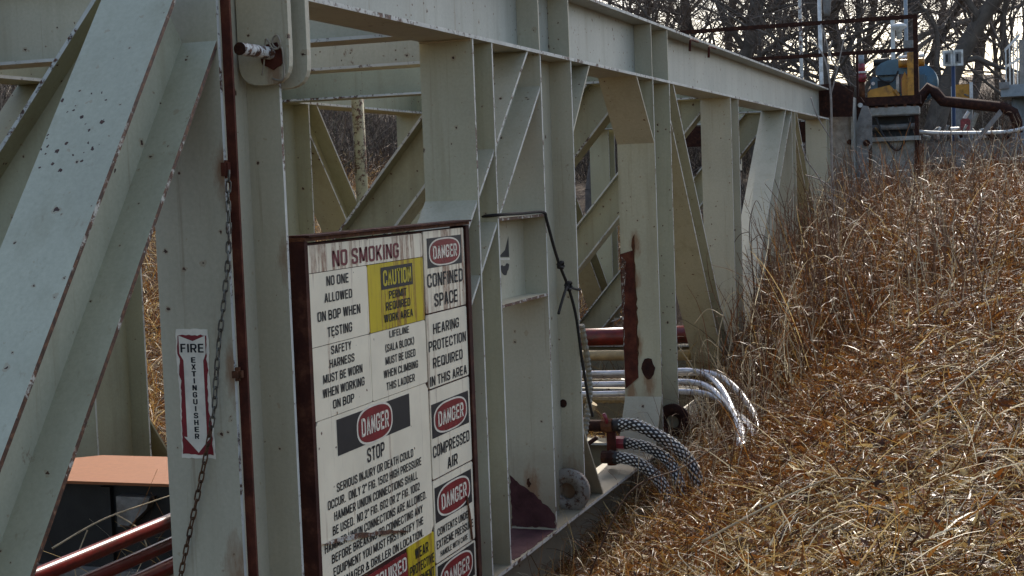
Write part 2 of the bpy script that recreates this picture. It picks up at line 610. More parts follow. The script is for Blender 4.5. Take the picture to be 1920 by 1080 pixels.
_O = _rn([(.28, _T), (_L, _T), (_L, _B), (_R, _B), (_R, _T), (.28, _T)])
_P = _rn([(_L, _T), (_R, _T), (_R, .44), (_L, .44)])
_G = {
    'A': (.56, [[(.07, 0), (.27, .98)], [(.49, 0), (.29, .98)], [(.14, .29), (.42, .29)]]),
    'B': (.56, [_STEM, _rn([(_L, _T), (.45, _T), (.45, .52), (_L, .52)]), _rn([(_L, .52), (_R, .52), (_R, _B), (_L, _B)])]),
    'C': (.56, [_rn([(_R, .66), (_R, _T), (_L, _T), (_L, _B), (_R, _B), (_R, .34)])]),
    'D': (.56, [_STEM, _rn([(_L, _T), (_R, _T), (_R, _B), (_L, _B)])]),
    'E': (.5, [_STEM, [(_L, _T), (.48, _T)], [(_L, .52), (.45, .52)], [(_L, _B), (.48, _B)]]),
    'F': (.48, [_STEM, [(_L, _T), (.46, _T)], [(_L, .5), (.42, .5)]]),
    'G': (.57, [_rn([(_R, .68), (_R, _T), (_L, _T), (_L, _B), (_R, _B), (_R, .48)]), [(.29, .47), (.55, .47)]]),
    'H': (.56, [_STEM, [(_R, 0), (_R, 1)], [(_L, .52), (_R, .52)]]),
    'I': (.15, [_STEM]),
    'J': (.5, [_rn([(.42, 1), (.42, _B), (_L, _B), (_L, .34)])]),
    'K': (.56, [_STEM, [(.48, 1), (.09, .38)], [(.22, .56), (.49, 0)]]),
    'L': (.46, [_STEM, [(_L, _B), (.45, _B)]]),
    'M': (.72, [_STEM, [(.645, 0), (.645, 1)], [(.10, .98), (.35, .1)], [(.62, .98), (.37, .1)]]),
    'N': (.56, [_STEM, [(_R, 0), (_R, 1)], [(.09, .98), (.47, .02)]]),
    'O': (.56, [_O]), '0': (.54, [_O]),
    'P': (.54, [_STEM, _P]),
    'Q': (.57, [_O, [(.32, .26), (.54, .0)]]),
    'R': (.56, [_STEM, _P, [(.30, .44), (.48, 0)]]),
    'S': (.55, [_rn([(.47, .68), (.47, _T), (_L, _T), (_L, .56), (.47, .44), (.47, _B), (_L, _B), (_L, .32)], .17)]),
    'T': (.52, [[(.01, _T), (.51, _T)], [(.26, 0), (.26, 1)]]),
    'U': (.56, [_rn([(_L, 1), (_L, _B), (_R, _B), (_R, 1)])]),
    'V': (.54, [[(.06, 1), (.26, .02)], [(.48, 1), (.28, .02)]]),
    'W': (.78, [[(.06, 1), (.2, .02)], [(.37, .98), (.22, .02)], [(.41, .98), (.56, .02)], [(.72, 1), (.58, .02)]]),
    'X': (.54, [[(.05, 1), (.49, 0)], [(.49, 1), (.05, 0)]]),
    'Y': (.54, [[(.05, 1), (.27, .45)], [(.49, 1), (.27, .45)], [(.27, 0), (.27, .5)]]),
    '1': (.34, [[(.22, 0), (.22, 1)], [(.20, .95), (.04, .78)]]),
    '2': (.54, [_rn([(_L, .68), (_L, _T), (.46, _T), (.46, .52), (_L, .12)]), [(.02, _B), (.5, _B)]]),
    '5': (.54, [_rn([(_L, .28), (_L, _B), (.46, _B), (.46, .58), (.10, .58)], .17), [(.10, .5), (.10, 1)], [(.08, _T), (.48, _T)]]),
    '6': (.54, [_rn([(.46, .7), (.46, _T), (_L, _T), (_L, _B), (.46, _B), (.46, .56), (.10, .56)], .17)]),
    '&': (.62, [_rn([(.56, .02), (.16, .74), (.16, _T), (.40, _T), (.40, .70), (_L, .38), (_L, _B), (.40, _B), (.54, .44)], .12)]),
    '.': (.16, [[(.08, 0), (.08, .15)]]),
    '"': (.3, [[(.07, .68), (.07, 1)], [(.23, .68), (.23, 1)]]),
    '(': (.26, [_rn([(.22, 1.05), (.08, .8), (.08, .2), (.22, -.05)], .3)]),
    ')': (.26, [_rn([(.04, 1.05), (.18, .8), (.18, .2), (.04, -.05)], .3)]),
}
_fc = {}


def glyphs(s, bold):
    # bold condensed sans capitals, drawn as broad strokes
    key = (s, bold)
    if key in _fc:
        return _fc[key]
    v, f = [], []
    x = 0.0
    hw = .082+bold
    for c in s:
        if c == ' ':
            x += .26
            continue
        w_, strokes = _G[c]
        for st in strokes:
            pts = [V(p[:2]) for p in st]
            base = len(v)
            for i, p in enumerate(pts):
                closed = (pts[0]-pts[-1]).length < 1e-6
                a = pts[i-1] if i else (pts[-2] if closed else None)
                b = pts[i+1] if i < len(pts)-1 else (pts[1] if closed else None)
                d0 = (p-a).normalized() if a is not None and (p-a).length > 1e-6 else None
                d1 = (b-p).normalized() if b is not None and (b-p).length > 1e-6 else None
                d = ((d0 or d1)+(d1 or d0)).normalized()
                m_ = 1.0
                if d0 is not None and d1 is not None:
                    m_ = min(1.5, 1/max(.3, d.dot(d0)))
                n_ = V((-d.y, d.x))*hw*m_
                v.append((x+p.x+n_.x, p.y+n_.y, 0))
                v.append((x+p.x-n_.x, p.y-n_.y, 0))
            for i in range(len(pts)-1):
                k = base+2*i
                f.append((k, k+1, k+3, k+2))
        x += w_+.115
    _fc[key] = (np.array(v), f)
    return _fc[key]


def text(s, x0, x1, zt, zb, plane, at, bold=.0):
    """line of print filling the box [x0,x1] x [zb,zt] on the plane X=at ('x', runs along +Y) or Y=at ('y', runs along +X)"""
    v, f = glyphs(s, bold)
    lo, hi = v.min(0), v.max(0)
    cl, ch = 0.0, 1.0
    sx = (x1-x0)/(hi[0]-lo[0])
    sz = (zt-zb)/(ch-cl)
    out = []
    for p in v:
        a = x0+(p[0]-lo[0])*sx
        z = zb+(p[1]-cl)*sz
        out.append((at, a, z) if plane == 'x' else (a, at, z))
    return out, f


def oval(y0, y1, z0, z1, at, n=40, plane='x'):
    cy_, cz_ = (y0+y1)/2, (z0+z1)/2
    e = .75
    pts = []
    for k in range(n):
        an = 2*math.pi*k/n
        c, s_ = math.cos(an), math.sin(an)
        a = cy_+(y1-y0)/2*math.copysign(abs(c)**e, c)
        z = cz_+(z1-z0)/2*math.copysign(abs(s_)**e, s_)
        pts.append((at, a, z) if plane == 'x' else (a, at, z))
    return pts, [tuple(range(n))]


def rectx(y0, y1, z0, z1, at):
    return [(at, y0, z0), (at, y1, z0), (at, y1, z1), (at, y0, z1)], [(0, 1, 2, 3)]


# ------------------------------------------------------------------ terrain
def _ip(y, xs, ys):
    return np.interp(y, xs, ys)


def sstep(a, b, x):
    t = np.clip((x-a)/(b-a), 0, 1)
    return t*t*(3-2*t)


def vnoise(x, y, s, seed=0):
    """cheap smooth pseudo noise"""
    x = np.asarray(x)/s
    y = np.asarray(y)/s
    return (np.sin(1.7*x+.9*y+seed)+np.sin(-1.1*x+1.9*y+2.1*seed+1)+np.sin(2.7*x-.6*y+.7*seed+2)+np.sin(.5*x+3.1*y+1.3*seed+4))/4


def ground_z(x, y):
    x = np.asarray(x, float)
    y = np.asarray(y, float)
    L = _ip(y, [0, 5, 8, 10, 13.4, 15, 18.7, 22, 30, 45, 60, 120, 400], [-.62, -.64, -.64, -.62, -.3, .15, .60, .7, 1.0, 2.5, 4.2, 9, 20])
    Rr = _ip(y, [-20, 0, 5, 8, 12, 16, 20, 24, 30, 45, 60, 120, 400], [.1, .12, .2, .38, .74, 1.17, 1.55, 1.3, 1.1, 2.5, 4.2, 9, 20])
    t = sstep(-2.75, -.5, x)
    h = L*(1-t)+Rr*t+np.clip(x, 0, 40)*.06
    inside = _ip(y, [0, 5, 22, 24, 30, 45, 60, 120, 400], [-.75, -.74, -.72, -.6, .3, 2.5, 4.2, 9, 20])
    ti = sstep(-2.75, -3.1, x)
    h = h*(1-ti)+inside*ti
    d = np.clip(-x-6.6, 0, None)
    hill = -.7+sstep(0, 7.5, d)*2.1+np.clip(d-4, 0, 60)*.2
    tl = sstep(-6.4, -7.2, x)
    h = np.where(tl > 0, h*(1-tl)+np.maximum(hill, h)*tl, h)
    h = h+vnoise(x, y, .9, 3)*.04*np.clip((np.abs(x+4.4)-1.6)*4, 0.1, 1)+vnoise(x, y, 5, 1)*.12*np.clip((y-20)/10, 0, 1)
    return h


def build_ground():
    xs = np.unique(np.concatenate([np.linspace(-300, -60, 9), np.linspace(-60, -14, 24), np.linspace(-14, 3, 86), np.linspace(3, 40, 12), np.linspace(40, 300, 8)]))
    ys = np.unique(np.concatenate([np.linspace(-40, 0, 8), np.linspace(0, 30, 121), np.linspace(30, 80, 26), np.linspace(80, 420, 14)]))
    X, Y = np.meshgrid(xs, ys)
    Z = ground_z(X, Y)
    nx, ny = len(xs), len(ys)
    v = np.stack([X.ravel(), Y.ravel(), Z.ravel()], 1)
    f = [(j*nx+i, j*nx+i+1, (j+1)*nx+i+1, (j+1)*nx+i) for j in range(ny-1) for i in range(nx-1)]
    me = mesh('ground', v.tolist(), f, M['ground'], None, True)
    o = bpy.data.objects.new('ground', me)
    COL.objects.link(o)
    o['kind'] = 'structure'
    return o


build_ground()

# ------------------------------------------------------------------ the steel substructure
sub = thing('rig_substructure', 'long grey-green welded steel truss frame with rusty chipped edges lying in the dry grass', 'steel frame', (-4.4, 13, -.72))
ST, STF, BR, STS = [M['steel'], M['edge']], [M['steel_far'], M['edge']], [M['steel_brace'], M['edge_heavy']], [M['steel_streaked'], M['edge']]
ZT0, ZT1 = 2.57, 3.02          # top chord
ZB0, ZB1 = -.76, -.31          # bottom chord
WX = .30                       # flange width
KNEE = .45


def zc(z, s=1):
    return ((0, 0, z), (0, 0, s))


def yc(y, s=1):
    return ((0, y, 0), (0, s, 0))


def side(xf, near):
    """one side truss; xf: the plane of the flange tips that face the bank"""
    xm = xf-WX/2
    mm = ST if near else STF
    # chords
    y0 = 5.31 if near else 2.0
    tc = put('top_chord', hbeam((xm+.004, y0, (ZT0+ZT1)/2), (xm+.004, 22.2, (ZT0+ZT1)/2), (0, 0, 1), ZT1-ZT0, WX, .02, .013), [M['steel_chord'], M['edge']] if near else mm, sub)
    for y in (8.56, 9.18, 11.39, 11.94):
        put('stiffener_plate', box(xm+.012, xf-.003, y-.007, y+.007, ZT0+.021, ZT1-.021), mm[0], tc)
    put('bottom_chord', hbeam((xm+.004, 2.5, (ZB0+ZB1)/2), (xm+.004, 22.4, (ZB0+ZB1)/2), (0, 0, 1), ZB1-ZB0, WX, .02, .013), mm, sub)
    # posts: near flange outer face, far flange outer face
    posts = {}
    for i, (ya, yb) in enumerate(((4.78, 5.25), (7.40, 7.715), (8.55, 9.20), (11.38, 11.96), (14.58, 15.0), (18.55, 18.85), (21.9, 22.25))):
        top = ZT0+.006 if i else 3.05
        bot = ZB1-.006
        mat = STS if (near and i in (1, 3)) else mm
        posts[i] = put('post', hbeam((xm+.001*(i % 2), (ya+yb)/2, bot), (xm+.001*(i % 2), (ya+yb)/2, top), (0, 1, 0), yb-ya, WX, .018, .0125), mat, sub)
    if near:
        wr = random.Random(4)
        for (ya, yb) in ((7.40, 7.715), (8.55, 9.20), (11.38, 11.96), (14.58, 15.0)):
            for yy, zz in ((ya-.004, ZT0-.003), (yb+.004, ZT0-.003), (ya-.004, ZB1+.003), (yb+.004, ZB1+.003)):
                pts = [(xm-.148+.296*q/16, yy, zz) for q in range(17)]
                put('weld_seam', tube(pts, .007, 5, rr=[.006+wr.random()*.004 for q in pts]), mm[0], tc)
            pts = [(xf+.001-.005, ya+(yb-ya)*q/12, ZT0-.004) for q in range(13)]
            put('weld_seam', tube([(xm+.008, p_[1], p_[2]) for p_ in pts], .007, 5, rr=[.006+wr.random()*.004 for q in pts]), mm[0], tc)
    # diagonals: (upper point, lower point of the centre line, depth)
    D = .312

    def diag(a, b, mat, cuts1, cuts0, off):
        return put('diagonal_brace', hbeam((xm-off, *b), (xm-off, *a), (0, 1, 1 if a[0] < b[0] else -1), D, WX-.004, .018, .0115, cuts0, cuts1), mat, sub)
    # centre lines shifted half a depth from the measured upper flange edge
    def centre(up_hi, up_lo, s):
        (ya, za), (yb, zb) = up_hi, up_lo
        d = V((yb-ya, zb-za)).normalized()
        n_ = V((-d.y, d.x))
        if n_.y > 0:
            n_ = -n_
        return (ya+n_.x*D/2-d.x*.6, za+n_.y*D/2-d.y*.6), (yb+n_.x*D/2+d.x*3, zb+n_.y*D/2+d.y*3)
    if near:
        a, b = centre((4.5, 2.47), (3.46, 1.07), 1)
        d0 = diag(a, b, BR, (zc(ZT0), yc(4.782)), (zc(ZB1),), .003)
    a, b = centre((8.28, 2.53), (7.34, 1.67), 1)
    diag(a, b, mm, (zc(ZT0+.004), yc(8.552)), (zc(ZB1-.004), yc(5.245)), .003)
    a, b = centre((12.15, 2.55), (14.07, .33), 1)
    diag(a, b, STS if near else mm, (zc(ZT0+.004), yc(11.955, -1)), (zc(ZB1-.004), yc(14.9, -1)), .003)
    a, b = centre((18.08, 2.53), (16.11, .93), 1)
    diag(a, b, mm, (zc(ZT0+.004), yc(18.56)), (zc(ZB1-.004), yc(14.95)), .003)
    a, b = centre((19.05, 2.56), (20.85, .94), 1)
    diag(a, b, STS if near else mm, (zc(ZT0+.004), yc(18.84, -1)), (zc(ZB1-.004), yc(21.95, -1)), .003)
    # short knees: inclined flange plate and triangular web
    for (ya, za), (yb, zb), nm in (((9.2, 2.11), (9.64, 2.57), 'knee_brace'), ((11.38, 2.08), (10.88, 2.57), 'knee_brace'), ((11.40, .12), (11.10, -.31), 'knee_brace'), ((9.2, .22), (9.63, -.31), 'knee_brace')):
        d = V((yb-ya, zb-za)).normalized()
        n_ = V((-d.y, d.x))
        if n_.dot(V((ya-yb if abs(ya-yb) > 0 else 0, 0))) < 0:
            n_ = -n_
        t = .016
        inner = V((ya, zb))
        if (inner-V((ya, za))).dot(n_) < 0:
            n_ = -n_
        e = d*.004
        pl = [V((ya, za))-e, V((yb, zb))+e, V((yb, zb))+e+n_*t, V((ya, za))-e+n_*t]
        k = put(nm, prism([tuple(p) for p in pl], 'x', xf-WX+.002, xf-.002), mm[0], sub)
        tri = [tuple(V((ya, za))+n_*t), tuple(V((yb, zb))+n_*t), (ya, zb)]
        put('knee_web', prism(tri, 'x', xm-.007, xm+.006), mm[0], k)
    return tc, posts


NEAR, FAR = -2.75, -6.0
tcN, postN = side(NEAR, True)
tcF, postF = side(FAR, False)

# cross beams between the two side trusses, top and bottom
xa, xb = FAR-WX/2+.01, NEAR-WX/2-.01
for y in (7.22, 8.88, 11.66, 14.78, 18.7, 22.0):
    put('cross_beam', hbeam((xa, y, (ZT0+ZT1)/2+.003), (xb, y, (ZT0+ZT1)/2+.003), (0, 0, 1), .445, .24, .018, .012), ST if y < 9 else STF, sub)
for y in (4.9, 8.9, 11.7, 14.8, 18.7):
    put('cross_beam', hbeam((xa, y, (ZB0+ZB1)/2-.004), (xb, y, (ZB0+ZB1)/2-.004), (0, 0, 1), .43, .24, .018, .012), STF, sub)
# cross braces, from the near top down to the far foot
for y in (5.02, 8.88, 11.66, 14.79, 18.71):
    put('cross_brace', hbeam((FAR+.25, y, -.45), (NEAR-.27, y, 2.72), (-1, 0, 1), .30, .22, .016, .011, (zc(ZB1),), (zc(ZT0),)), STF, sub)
# frame box between post two and three of the near side
put('box_beam', hbeam((NEAR-WX/2+.002, 7.70, 1.37), (NEAR-WX/2+.002, 8.555, 1.37), (0, 0, 1), .495, WX-.006, .016, .012), [M['steel'], M['plate_worn']], sub)
# pad-eye rings at the post feet
for y, x in ((9.12, -2.845), (11.90, -2.79)):
    put('pad_eye', ring((x, y, -.19), 1, .145, .055, .05), M['ring_worn'] if y < 10 else M['rust_dark'], sub, True)
# lug plates with round lower end at the chord end
def lug(y0, y1, xl, xr, zt, zb, r, mat):
    p = [(xl, zt), (xl, zb+r)]
    cxx, w2 = (xl+xr)/2, (xr-xl)/2
    for k in range(1, 12):
        an = math.pi+math.pi*k/12
        p.append((cxx+w2*math.copysign(abs(math.cos(an))**.7, math.cos(an)), zb+r+r*math.copysign(abs(math.sin(an))**.7, math.sin(an))))
    p += [(xr, zb+r), (xr, zt)]
    return put('lug_plate', prism(p, 'y', y0, y1), mat, sub)


lug(5.165, 5.195, -2.885, -2.665, 3.05, 2.215, .11, M['steel'])
lug(5.285, 5.318, -2.885, -2.650, 3.05, 2.205, .11, M['steel'])
# rusty flat bar welded along the edge of the first post
p0 = postN[0]
put('rust_bar', box(-2.752, -2.715, 4.812, 4.824, -.3, 3.04), M['rust_red'], p0)
put('rust_lump', box(-2.768, -2.722, 4.772, 4.811, 1.12, 1.17, .012), M['rust'], p0)
put('rust_lump', box(-2.768, -2.735, 4.774, 4.811, 1.86, 1.925, .008), M['rust_red'], p0)


def jagged(pts, amp, step, seed):
    rnd = random.Random(seed)
    out = []
    for i, a in enumerate(pts):
        a = V(a)
        b = V(pts[(i+1) % len(pts)])
        n = max(1, int((b-a).length/step))
        for k in range(n):
            p = a.lerp(b, k/n)
            out.append((p.x+rnd.uniform(-amp, amp), p.y+rnd.uniform(-amp, amp)))
    return out


# places where the paint has come off in sheets
put('rust_patch', prism(jagged([(-3.035, .02), (-2.97, -.035), (-2.89, -.09), (-2.80, -.17), (-2.756, -.22), (-2.756, -.3), (-3.035, -.3)], .006, .02, 3), 'y', 8.547, 8.551), M['maroon'], postN[2])
put('rust_patch', prism(jagged([(-3.03, 7.95), (-2.765, 7.80), (-2.757, 8.1), (-2.757, 8.53), (-3.03, 8.53)], .006, .03, 21), 'z', ZB1-.0005, ZB1+.003), M['maroon'], sub)
put('rust_patch', prism(jagged([(-2.925, -.0), (-2.905, -.0), (-2.905, -.05), (-2.925, -.05)], .008, .012, 9), 'y', 8.547, 8.551), M['rust_dark'], postN[2])
put('rust_bar', prism([(-3.052, 1.22), (-2.945, 1.25), (-2.935, .24), (-2.96, .22), (-3.04, .155)], 'y', 11.366, 11.381), [M['rust_red']], postN[3])
put('peeling_strip', prism(jagged([(-3.040, 1.2), (-3.008, 1.16), (-3.02, .95), (-3.03, .8), (-3.042, .45)], .007, .03, 5), 'y', 11.3635, 11.367), M['plate_worn'], postN[3])
put('rust_patch', prism(jagged([(-2.955, 1.27), (-2.94, 1.38), (-2.93, 1.28), (-2.93, .9), (-2.925, .4), (-2.938, .3)], .008, .035, 8), 'y', 11.376, 11.3805), M['rust'], postN[3])
put('rust_hole', prism(jagged([(-2.855+.053*math.cos(t*.52), .315+.085*math.sin(t*.52)) for t in range(12)], .006, .05, 2), 'y', 11.374, 11.381), M['rust_dark'], postN[3])
put('rust_spot', prism([(-2.875+.025*math.cos(t*.6283), .37+.028*math.sin(t*.6283)) for t in range(10)], 'y', 9.176, 9.183), M['rust_dark'], postN[2])
# two rusty hooks under the top flange
for y in (12.75, 13.55):
    put('hook', tube(smooth_path([(-2.745, y+.35, ZT1-.028), (-2.735, y+.1, ZT1-.034), (-2.73, y-.02, ZT1-.04), (-2.73, y-.05, ZT1-.07), (-2.735, y-.05, ZT1-.14)], 4), .011, 6), M['rust_red'], tcN)
# rusty open end of the chord
put('end_plate', prism([(-3.05, 2.62), (-2.42, 2.60), (-2.40, 2.95), (-2.60, 3.1), (-3.05, 3.08)], 'y', 22.24, 22.27), M['rust_dark'], sub)

# ------------------------------------------------------------------ pin in the lug plates
pin = thing('hinge_pin', 'rusty steel pin with flaking white paint through the lug plates, wire clip on it', 'pin', (-2.745, 5.16, 2.335))
put('shaft', tube([(-2.745, 4.93, 2.335), (-2.745, 5.10, 2.335), (-2.745, 5.36, 2.335)], .0245, 18), [M['pin_paint']], pin, False)
put('end_face', prism([(-2.745+.024*math.cos(t*math.pi/9), 2.335+.024*math.sin(t*math.pi/9)) for t in range(18)], 'y', 4.926, 4.9305), M['rust_dark'], pin)
put('collar', prism(jagged([(-2.738+.052*math.cos(t*math.pi/8), 2.325+.05*math.sin(t*math.pi/8)) for t in range(16)], .006, .02, 4), 'y', 5.158, 5.166), M['rust_red'], pin)
put('wire_clip', tube(smooth_path([(-2.768, 5.13, 2.25), (-2.757, 5.13, 2.29), (-2.745, 5.125, 2.37), (-2.735, 5.12, 2.385), (-2.72, 5.135, 2.352), (-2.70, 5.14, 2.348), (-2.688, 5.14, 2.372), (-2.70, 5.14, 2.398), (-2.716, 5.14, 2.39), (-2.72, 5.14, 2.365), (-2.705, 5.145, 2.35), (-2.685, 5.145, 2.35), (-2.683, 5.15, 2.29), (-2.684, 5.15, 2.24), (-2.70, 5.15, 2.228), (-2.735, 5.15, 2.238)], 5), .0035, 6), M['wire'], pin, True)

# ------------------------------------------------------------------ safety board
board = thing('safety_board', 'tall rust-framed board of black, red and yellow safety notices headed NO SMOKING', 'sign', (-2.76, 6.25, -.4))
XB = -2.735
put('backing', box(-2.80, XB, 5.335, 7.155, -.40, 1.592), M['board_rust'], board)
fr = join(box(-2.806, -2.714, 5.318, 5.348, -.41, 1.60), box(-2.806, -2.716, 7.125, 7.165, -.41, 1.60))
put('frame_side', box(-2.832, -2.716, 5.316, 5.345, -.41, 1.602), M['board_rust'], board)
put('frame_side', box(-2.806, -2.718, 7.118, 7.165, -.41, 1.600), M['board_rust'], board)
put('frame_top', box(-2.830, -2.714, 5.318, 7.163, 1.603, 1.618), M['rust'], board)
put('frame_lip', box(-2.80, -2.70, 5.33, 7.16, 1.6195, 1.6275), M['board_rust'], board)
XP = -2.728


def panel(y0, y1, z0, z1, mat, label=None, dx=0, r=.008):
    g = prism([(y0+r, z0), (y1-r, z0), (y1, z0+r), (y1, z1-r), (y1-r, z1), (y0+r, z1), (y0, z1-r), (y0, z0+r)], 'x', XB-.001, XP+dx)
    p = put('sign_panel', g, mat, board)
    if label:
        p['label'] = label
    return p


def words(p, lines, mat, at=XP+.0016, bold=.0):
    put('lettering', join(*[text(s, a, b, zt, zb, 'x', at, bold) for s, a, b, zt, zb in lines]), mat, p)


def danger(p, hy0, hy1, hz0, hz1, oy0, oy1, oz0, oz1, at=XP):
    put('header_block', rectx(hy0, hy1, hz0, hz1, at+.0010), M['black'], p)
    put('oval_border', oval(oy0, oy1, oz0, oz1, at+.0018), M['cream_print'], p)
    e, g = (oy1-oy0)*.035, (oz1-oz0)*.055
    put('oval_field', oval(oy0+e, oy1-e, oz0+g, oz1-g, at+.0026), M['red_print'], p)
    w_, h_ = (oy1-oy0), (oz1-oz0)
    put('lettering', text('DANGER', oy0+w_*.12, oy1-w_*.12, oz1-h_*.27, oz0+h_*.27, 'x', at+.0034, .0), M['cream_print'], p)


p = panel(5.358, 6.556, 1.4735, 1.585, M['vinyl_rusty'], 'rust-streaked white NO SMOKING panel')
words(p, [('NO SMOKING', 5.585, 6.275, 1.553, 1.486)], M['dark_red_print'], bold=.0)
p = panel(5.358, 5.922, 1.1735, 1.4705, M['vinyl'])
words(p, [('NO ONE', 5.52, 5.73, 1.452, 1.412), ('ALLOWED', 5.495, 5.76, 1.383, 1.345), ('ON BOP WHEN', 5.425, 5.835, 1.312, 1.272), ('TESTING', 5.51, 5.745, 1.242, 1.202)], M['black'])
p = panel(5.926, 6.556, 1.1735, 1.4705, M['vinyl_yellow'], 'yellow CAUTION panel')
put('header_block', rectx(6.065, 6.425, 1.352, 1.452, XP+.001), M['black'], p)
put('lettering', text('CAUTION', 6.085, 6.405, 1.436, 1.368, 'x', XP+.0018, .01), M['yellow_print'], p)
words(p, [('PERMIT', 6.145, 6.345, 1.342, 1.306), ('REQUIRED', 6.105, 6.385, 1.293, 1.256), ('WORK AREA', 6.08, 6.41, 1.24, 1.204)], M['black'])
p = panel(5.358, 5.922, .8735, 1.1705, M['vinyl'])
words(p, [('SAFETY', 5.535, 5.73, 1.163, 1.128), ('HARNESS', 5.515, 5.755, 1.108, 1.073), ('MUST BE WORN', 5.45, 5.83, 1.052, 1.016), ('WHEN WORKING', 5.44, 5.845, .995, .958), ('ON BOP', 5.53, 5.735, .938, .902)], M['black'])
p = panel(5.926, 6.556, .8735, 1.1705, M['vinyl'])
words(p, [('LIFELINE', 6.13, 6.355, 1.163, 1.132), ('(SALA BLOCK)', 6.08, 6.41, 1.106, 1.072), ('MUST BE USED', 6.075, 6.42, 1.05, 1.015), ('WHEN CLIMBING', 6.05, 6.445, .993, .958), ('THIS LADDER', 6.075, 6.40, .935, .900)], M['black'])
p = panel(5.358, 6.556, .150, .8705, M['vinyl'], 'large white DANGER STOP panel with a tear', 0, .03)
danger(p, 5.555, 6.325, .70, .852, 5.745, 6.125, .693, .862)
words(p, [('STOP', 5.84, 6.025, .680, .618)], M['black'], bold=.0)
tl = ['SERIOUS INJURY OR DEATH COULD', 'OCCUR.  ONLY 2" FIG. 1502 HIGH PRESSURE', 'HAMMER UNION CONNECTIONS SHALL', 'BE USED.  NO 2" FIG. 602 OR 2" FIG. 1002', 'HAMMER UNION CONNECTIONS ARE ALLOWED.', 'BEFORE BREAKING OR CONNECTING ANY', 'EQUIPMENT YOU MUST FIRST NOTIFY THE', 'RIG MANAGER & DRILLER ON LOCATION.']
ex = [(5.53, 6.345), (5.44, 6.435), (5.495, 6.385), (5.475, 6.405), (5.395, 6.48), (5.455, 6.43), (5.465, 6.43), (5.40, 6.425)]
words(p, [(s, a, b, .590-i*.0565, .553-i*.0565) for i, (s, (a, b)) in enumerate(zip(tl, ex))], M['black'], bold=.0)
tear = jagged([(5.36, .374), (5.5, .365), (5.7, .342), (5.95, .292), (6.1, .262), (6.25, .223), (6.1, .249), (5.95, .276), (5.7, .322), (5.5, .35)], .004, .03, 6)
put('torn_edge', prism(tear, 'x', XP+.0028, XP+.012), M['plate_worn'], p)
p = panel(5.358, 6.228, -.35, .128, M['red_print'], 'red panel with cream REQUIRED')
words(p, [('REQUIRED', 5.80, 6.215, .112, .048)], M['cream_print'])
p = panel(6.236, 6.556, -.35, .150, M['vinyl_yellow'], 'yellow protective equipment panel')
words(p, [('WEAR', 6.315, 6.48, .120, .070), ('PROTECTIVE', 6.25, 6.545, .050, .005), ('EQUIPMENT', 6.255, 6.54, -.015, -.06)], M['black'])
# right-hand column
p = panel(6.572, 7.108, 1.198, 1.590, M['vinyl_rusty'], 'rust-stained confined space panel')
danger(p, 6.612, 7.072, 1.412, 1.556, 6.632, 7.05, 1.416, 1.552)
words(p, [('CONFINED', 6.60, 7.075, 1.385, 1.32), ('SPACE', 6.68, 6.99, 1.285, 1.222)], M['black'], bold=.0)
p = panel(6.572, 7.108, .835, 1.190, M['vinyl'])
words(p, [('HEARING', 6.65, 6.995, 1.142, 1.092), ('PROTECTION', 6.585, 7.085, 1.062, 1.012), ('REQUIRED', 6.63, 7.03, .978, .928), ('IN THIS AREA', 6.585, 7.08, .892, .845)], M['black'], bold=.0)
p = panel(6.572, 7.108, .395, .826, M['vinyl'])
danger(p, 6.585, 7.085, .592, .757, 6.61, 7.06, .596, .752)
words(p, [('COMPRESSED', 6.585, 7.08, .555, .498), ('AIR', 6.765, 6.905, .468, .412)], M['black'], bold=.0)
p = panel(6.572, 7.108, -.015, .387, M['vinyl'])
danger(p, 6.585, 7.085, .18, .352, 6.61, 7.06, .184, .347)
words(p, [('CONTENTS UNDER', 6.60, 7.05, .150, .112), ('EXTREME PRESSURE', 6.585, 7.085, .092, .052), ('HANDLE WITH CARE', 6.63, 7.0, .034, .006)], M['black'])
put('torn_edge', prism(jagged([(6.99, .23), (7.005, .225), (7.04, .1), (7.06, -.01), (7.045, -.01), (7.02, .1)], .004, .03, 12), 'x', XP+.004, XP+.010), M['rust'], p)
p = panel(6.572, 7.108, -.38, -.024, M['vinyl'])
danger(p, 6.585, 7.085, -.20, -.032, 6.61, 7.06, -.196, -.036)

# ------------------------------------------------------------------ fire extinguisher sign on the first post
fe = thing('fire_extinguisher_sign', 'narrow peeling red and white FIRE EXTINGUISHER arrow sign on the first post', 'sign', (-2.915, 4.778, .83))
YF = 4.777


def polyy(pts, y):
    n = len(pts)
    return [(a, y, b) for a, b in pts], [tuple(range(n))]


X0, X1, Z0, Z1 = -2.985, -2.848, .832, 1.312
put('backing', prism(jagged([(X0, Z0), (X1+.004, Z0), (X1, 1.0), (X1-.006, 1.15), (X1, 1.24), (X1-.003, Z1), (X0, Z1), (X0-.003, 1.2), (X0+.004, 1.08)], .0022, .014, 3), 'y', YF+.002, YF), M['cream_print'], fe)
put('red_field', polyy(jagged([(X0+.004, Z0+.014), (X1-.004, Z0+.014), (X1-.006, .99), (X1-.012, 1.0), (X1-.016, 1.06), (X1-.008, 1.17), (X1-.012, 1.2), (X1-.008, 1.29), (X0+.006, 1.29), (X0+.004, 1.22), (X0+.01, 1.2), (X0+.006, 1.14), (X0+.012, 1.12)], .0024, .012, 5), YF-.0008), M['red_print'], fe)
xm_ = (X0+X1)/2
put('arrow', polyy([(X0+.012, 1.288), (xm_+.002, 1.268), (X1-.014, 1.288), (X1-.014, 1.222), (X1-.026, 1.196), (X1-.026, .91), (X1-.010, .912), (xm_+.004, .853), (X0+.014, .912), (X0+.028, .91), (X0+.028, 1.196), (X0+.012, 1.222)], YF-.0016), M['cream_print'], fe)
ls = [text('FIRE', X0+.018, X1-.022, 1.258, 1.226, 'y', YF-.0024, .0)]
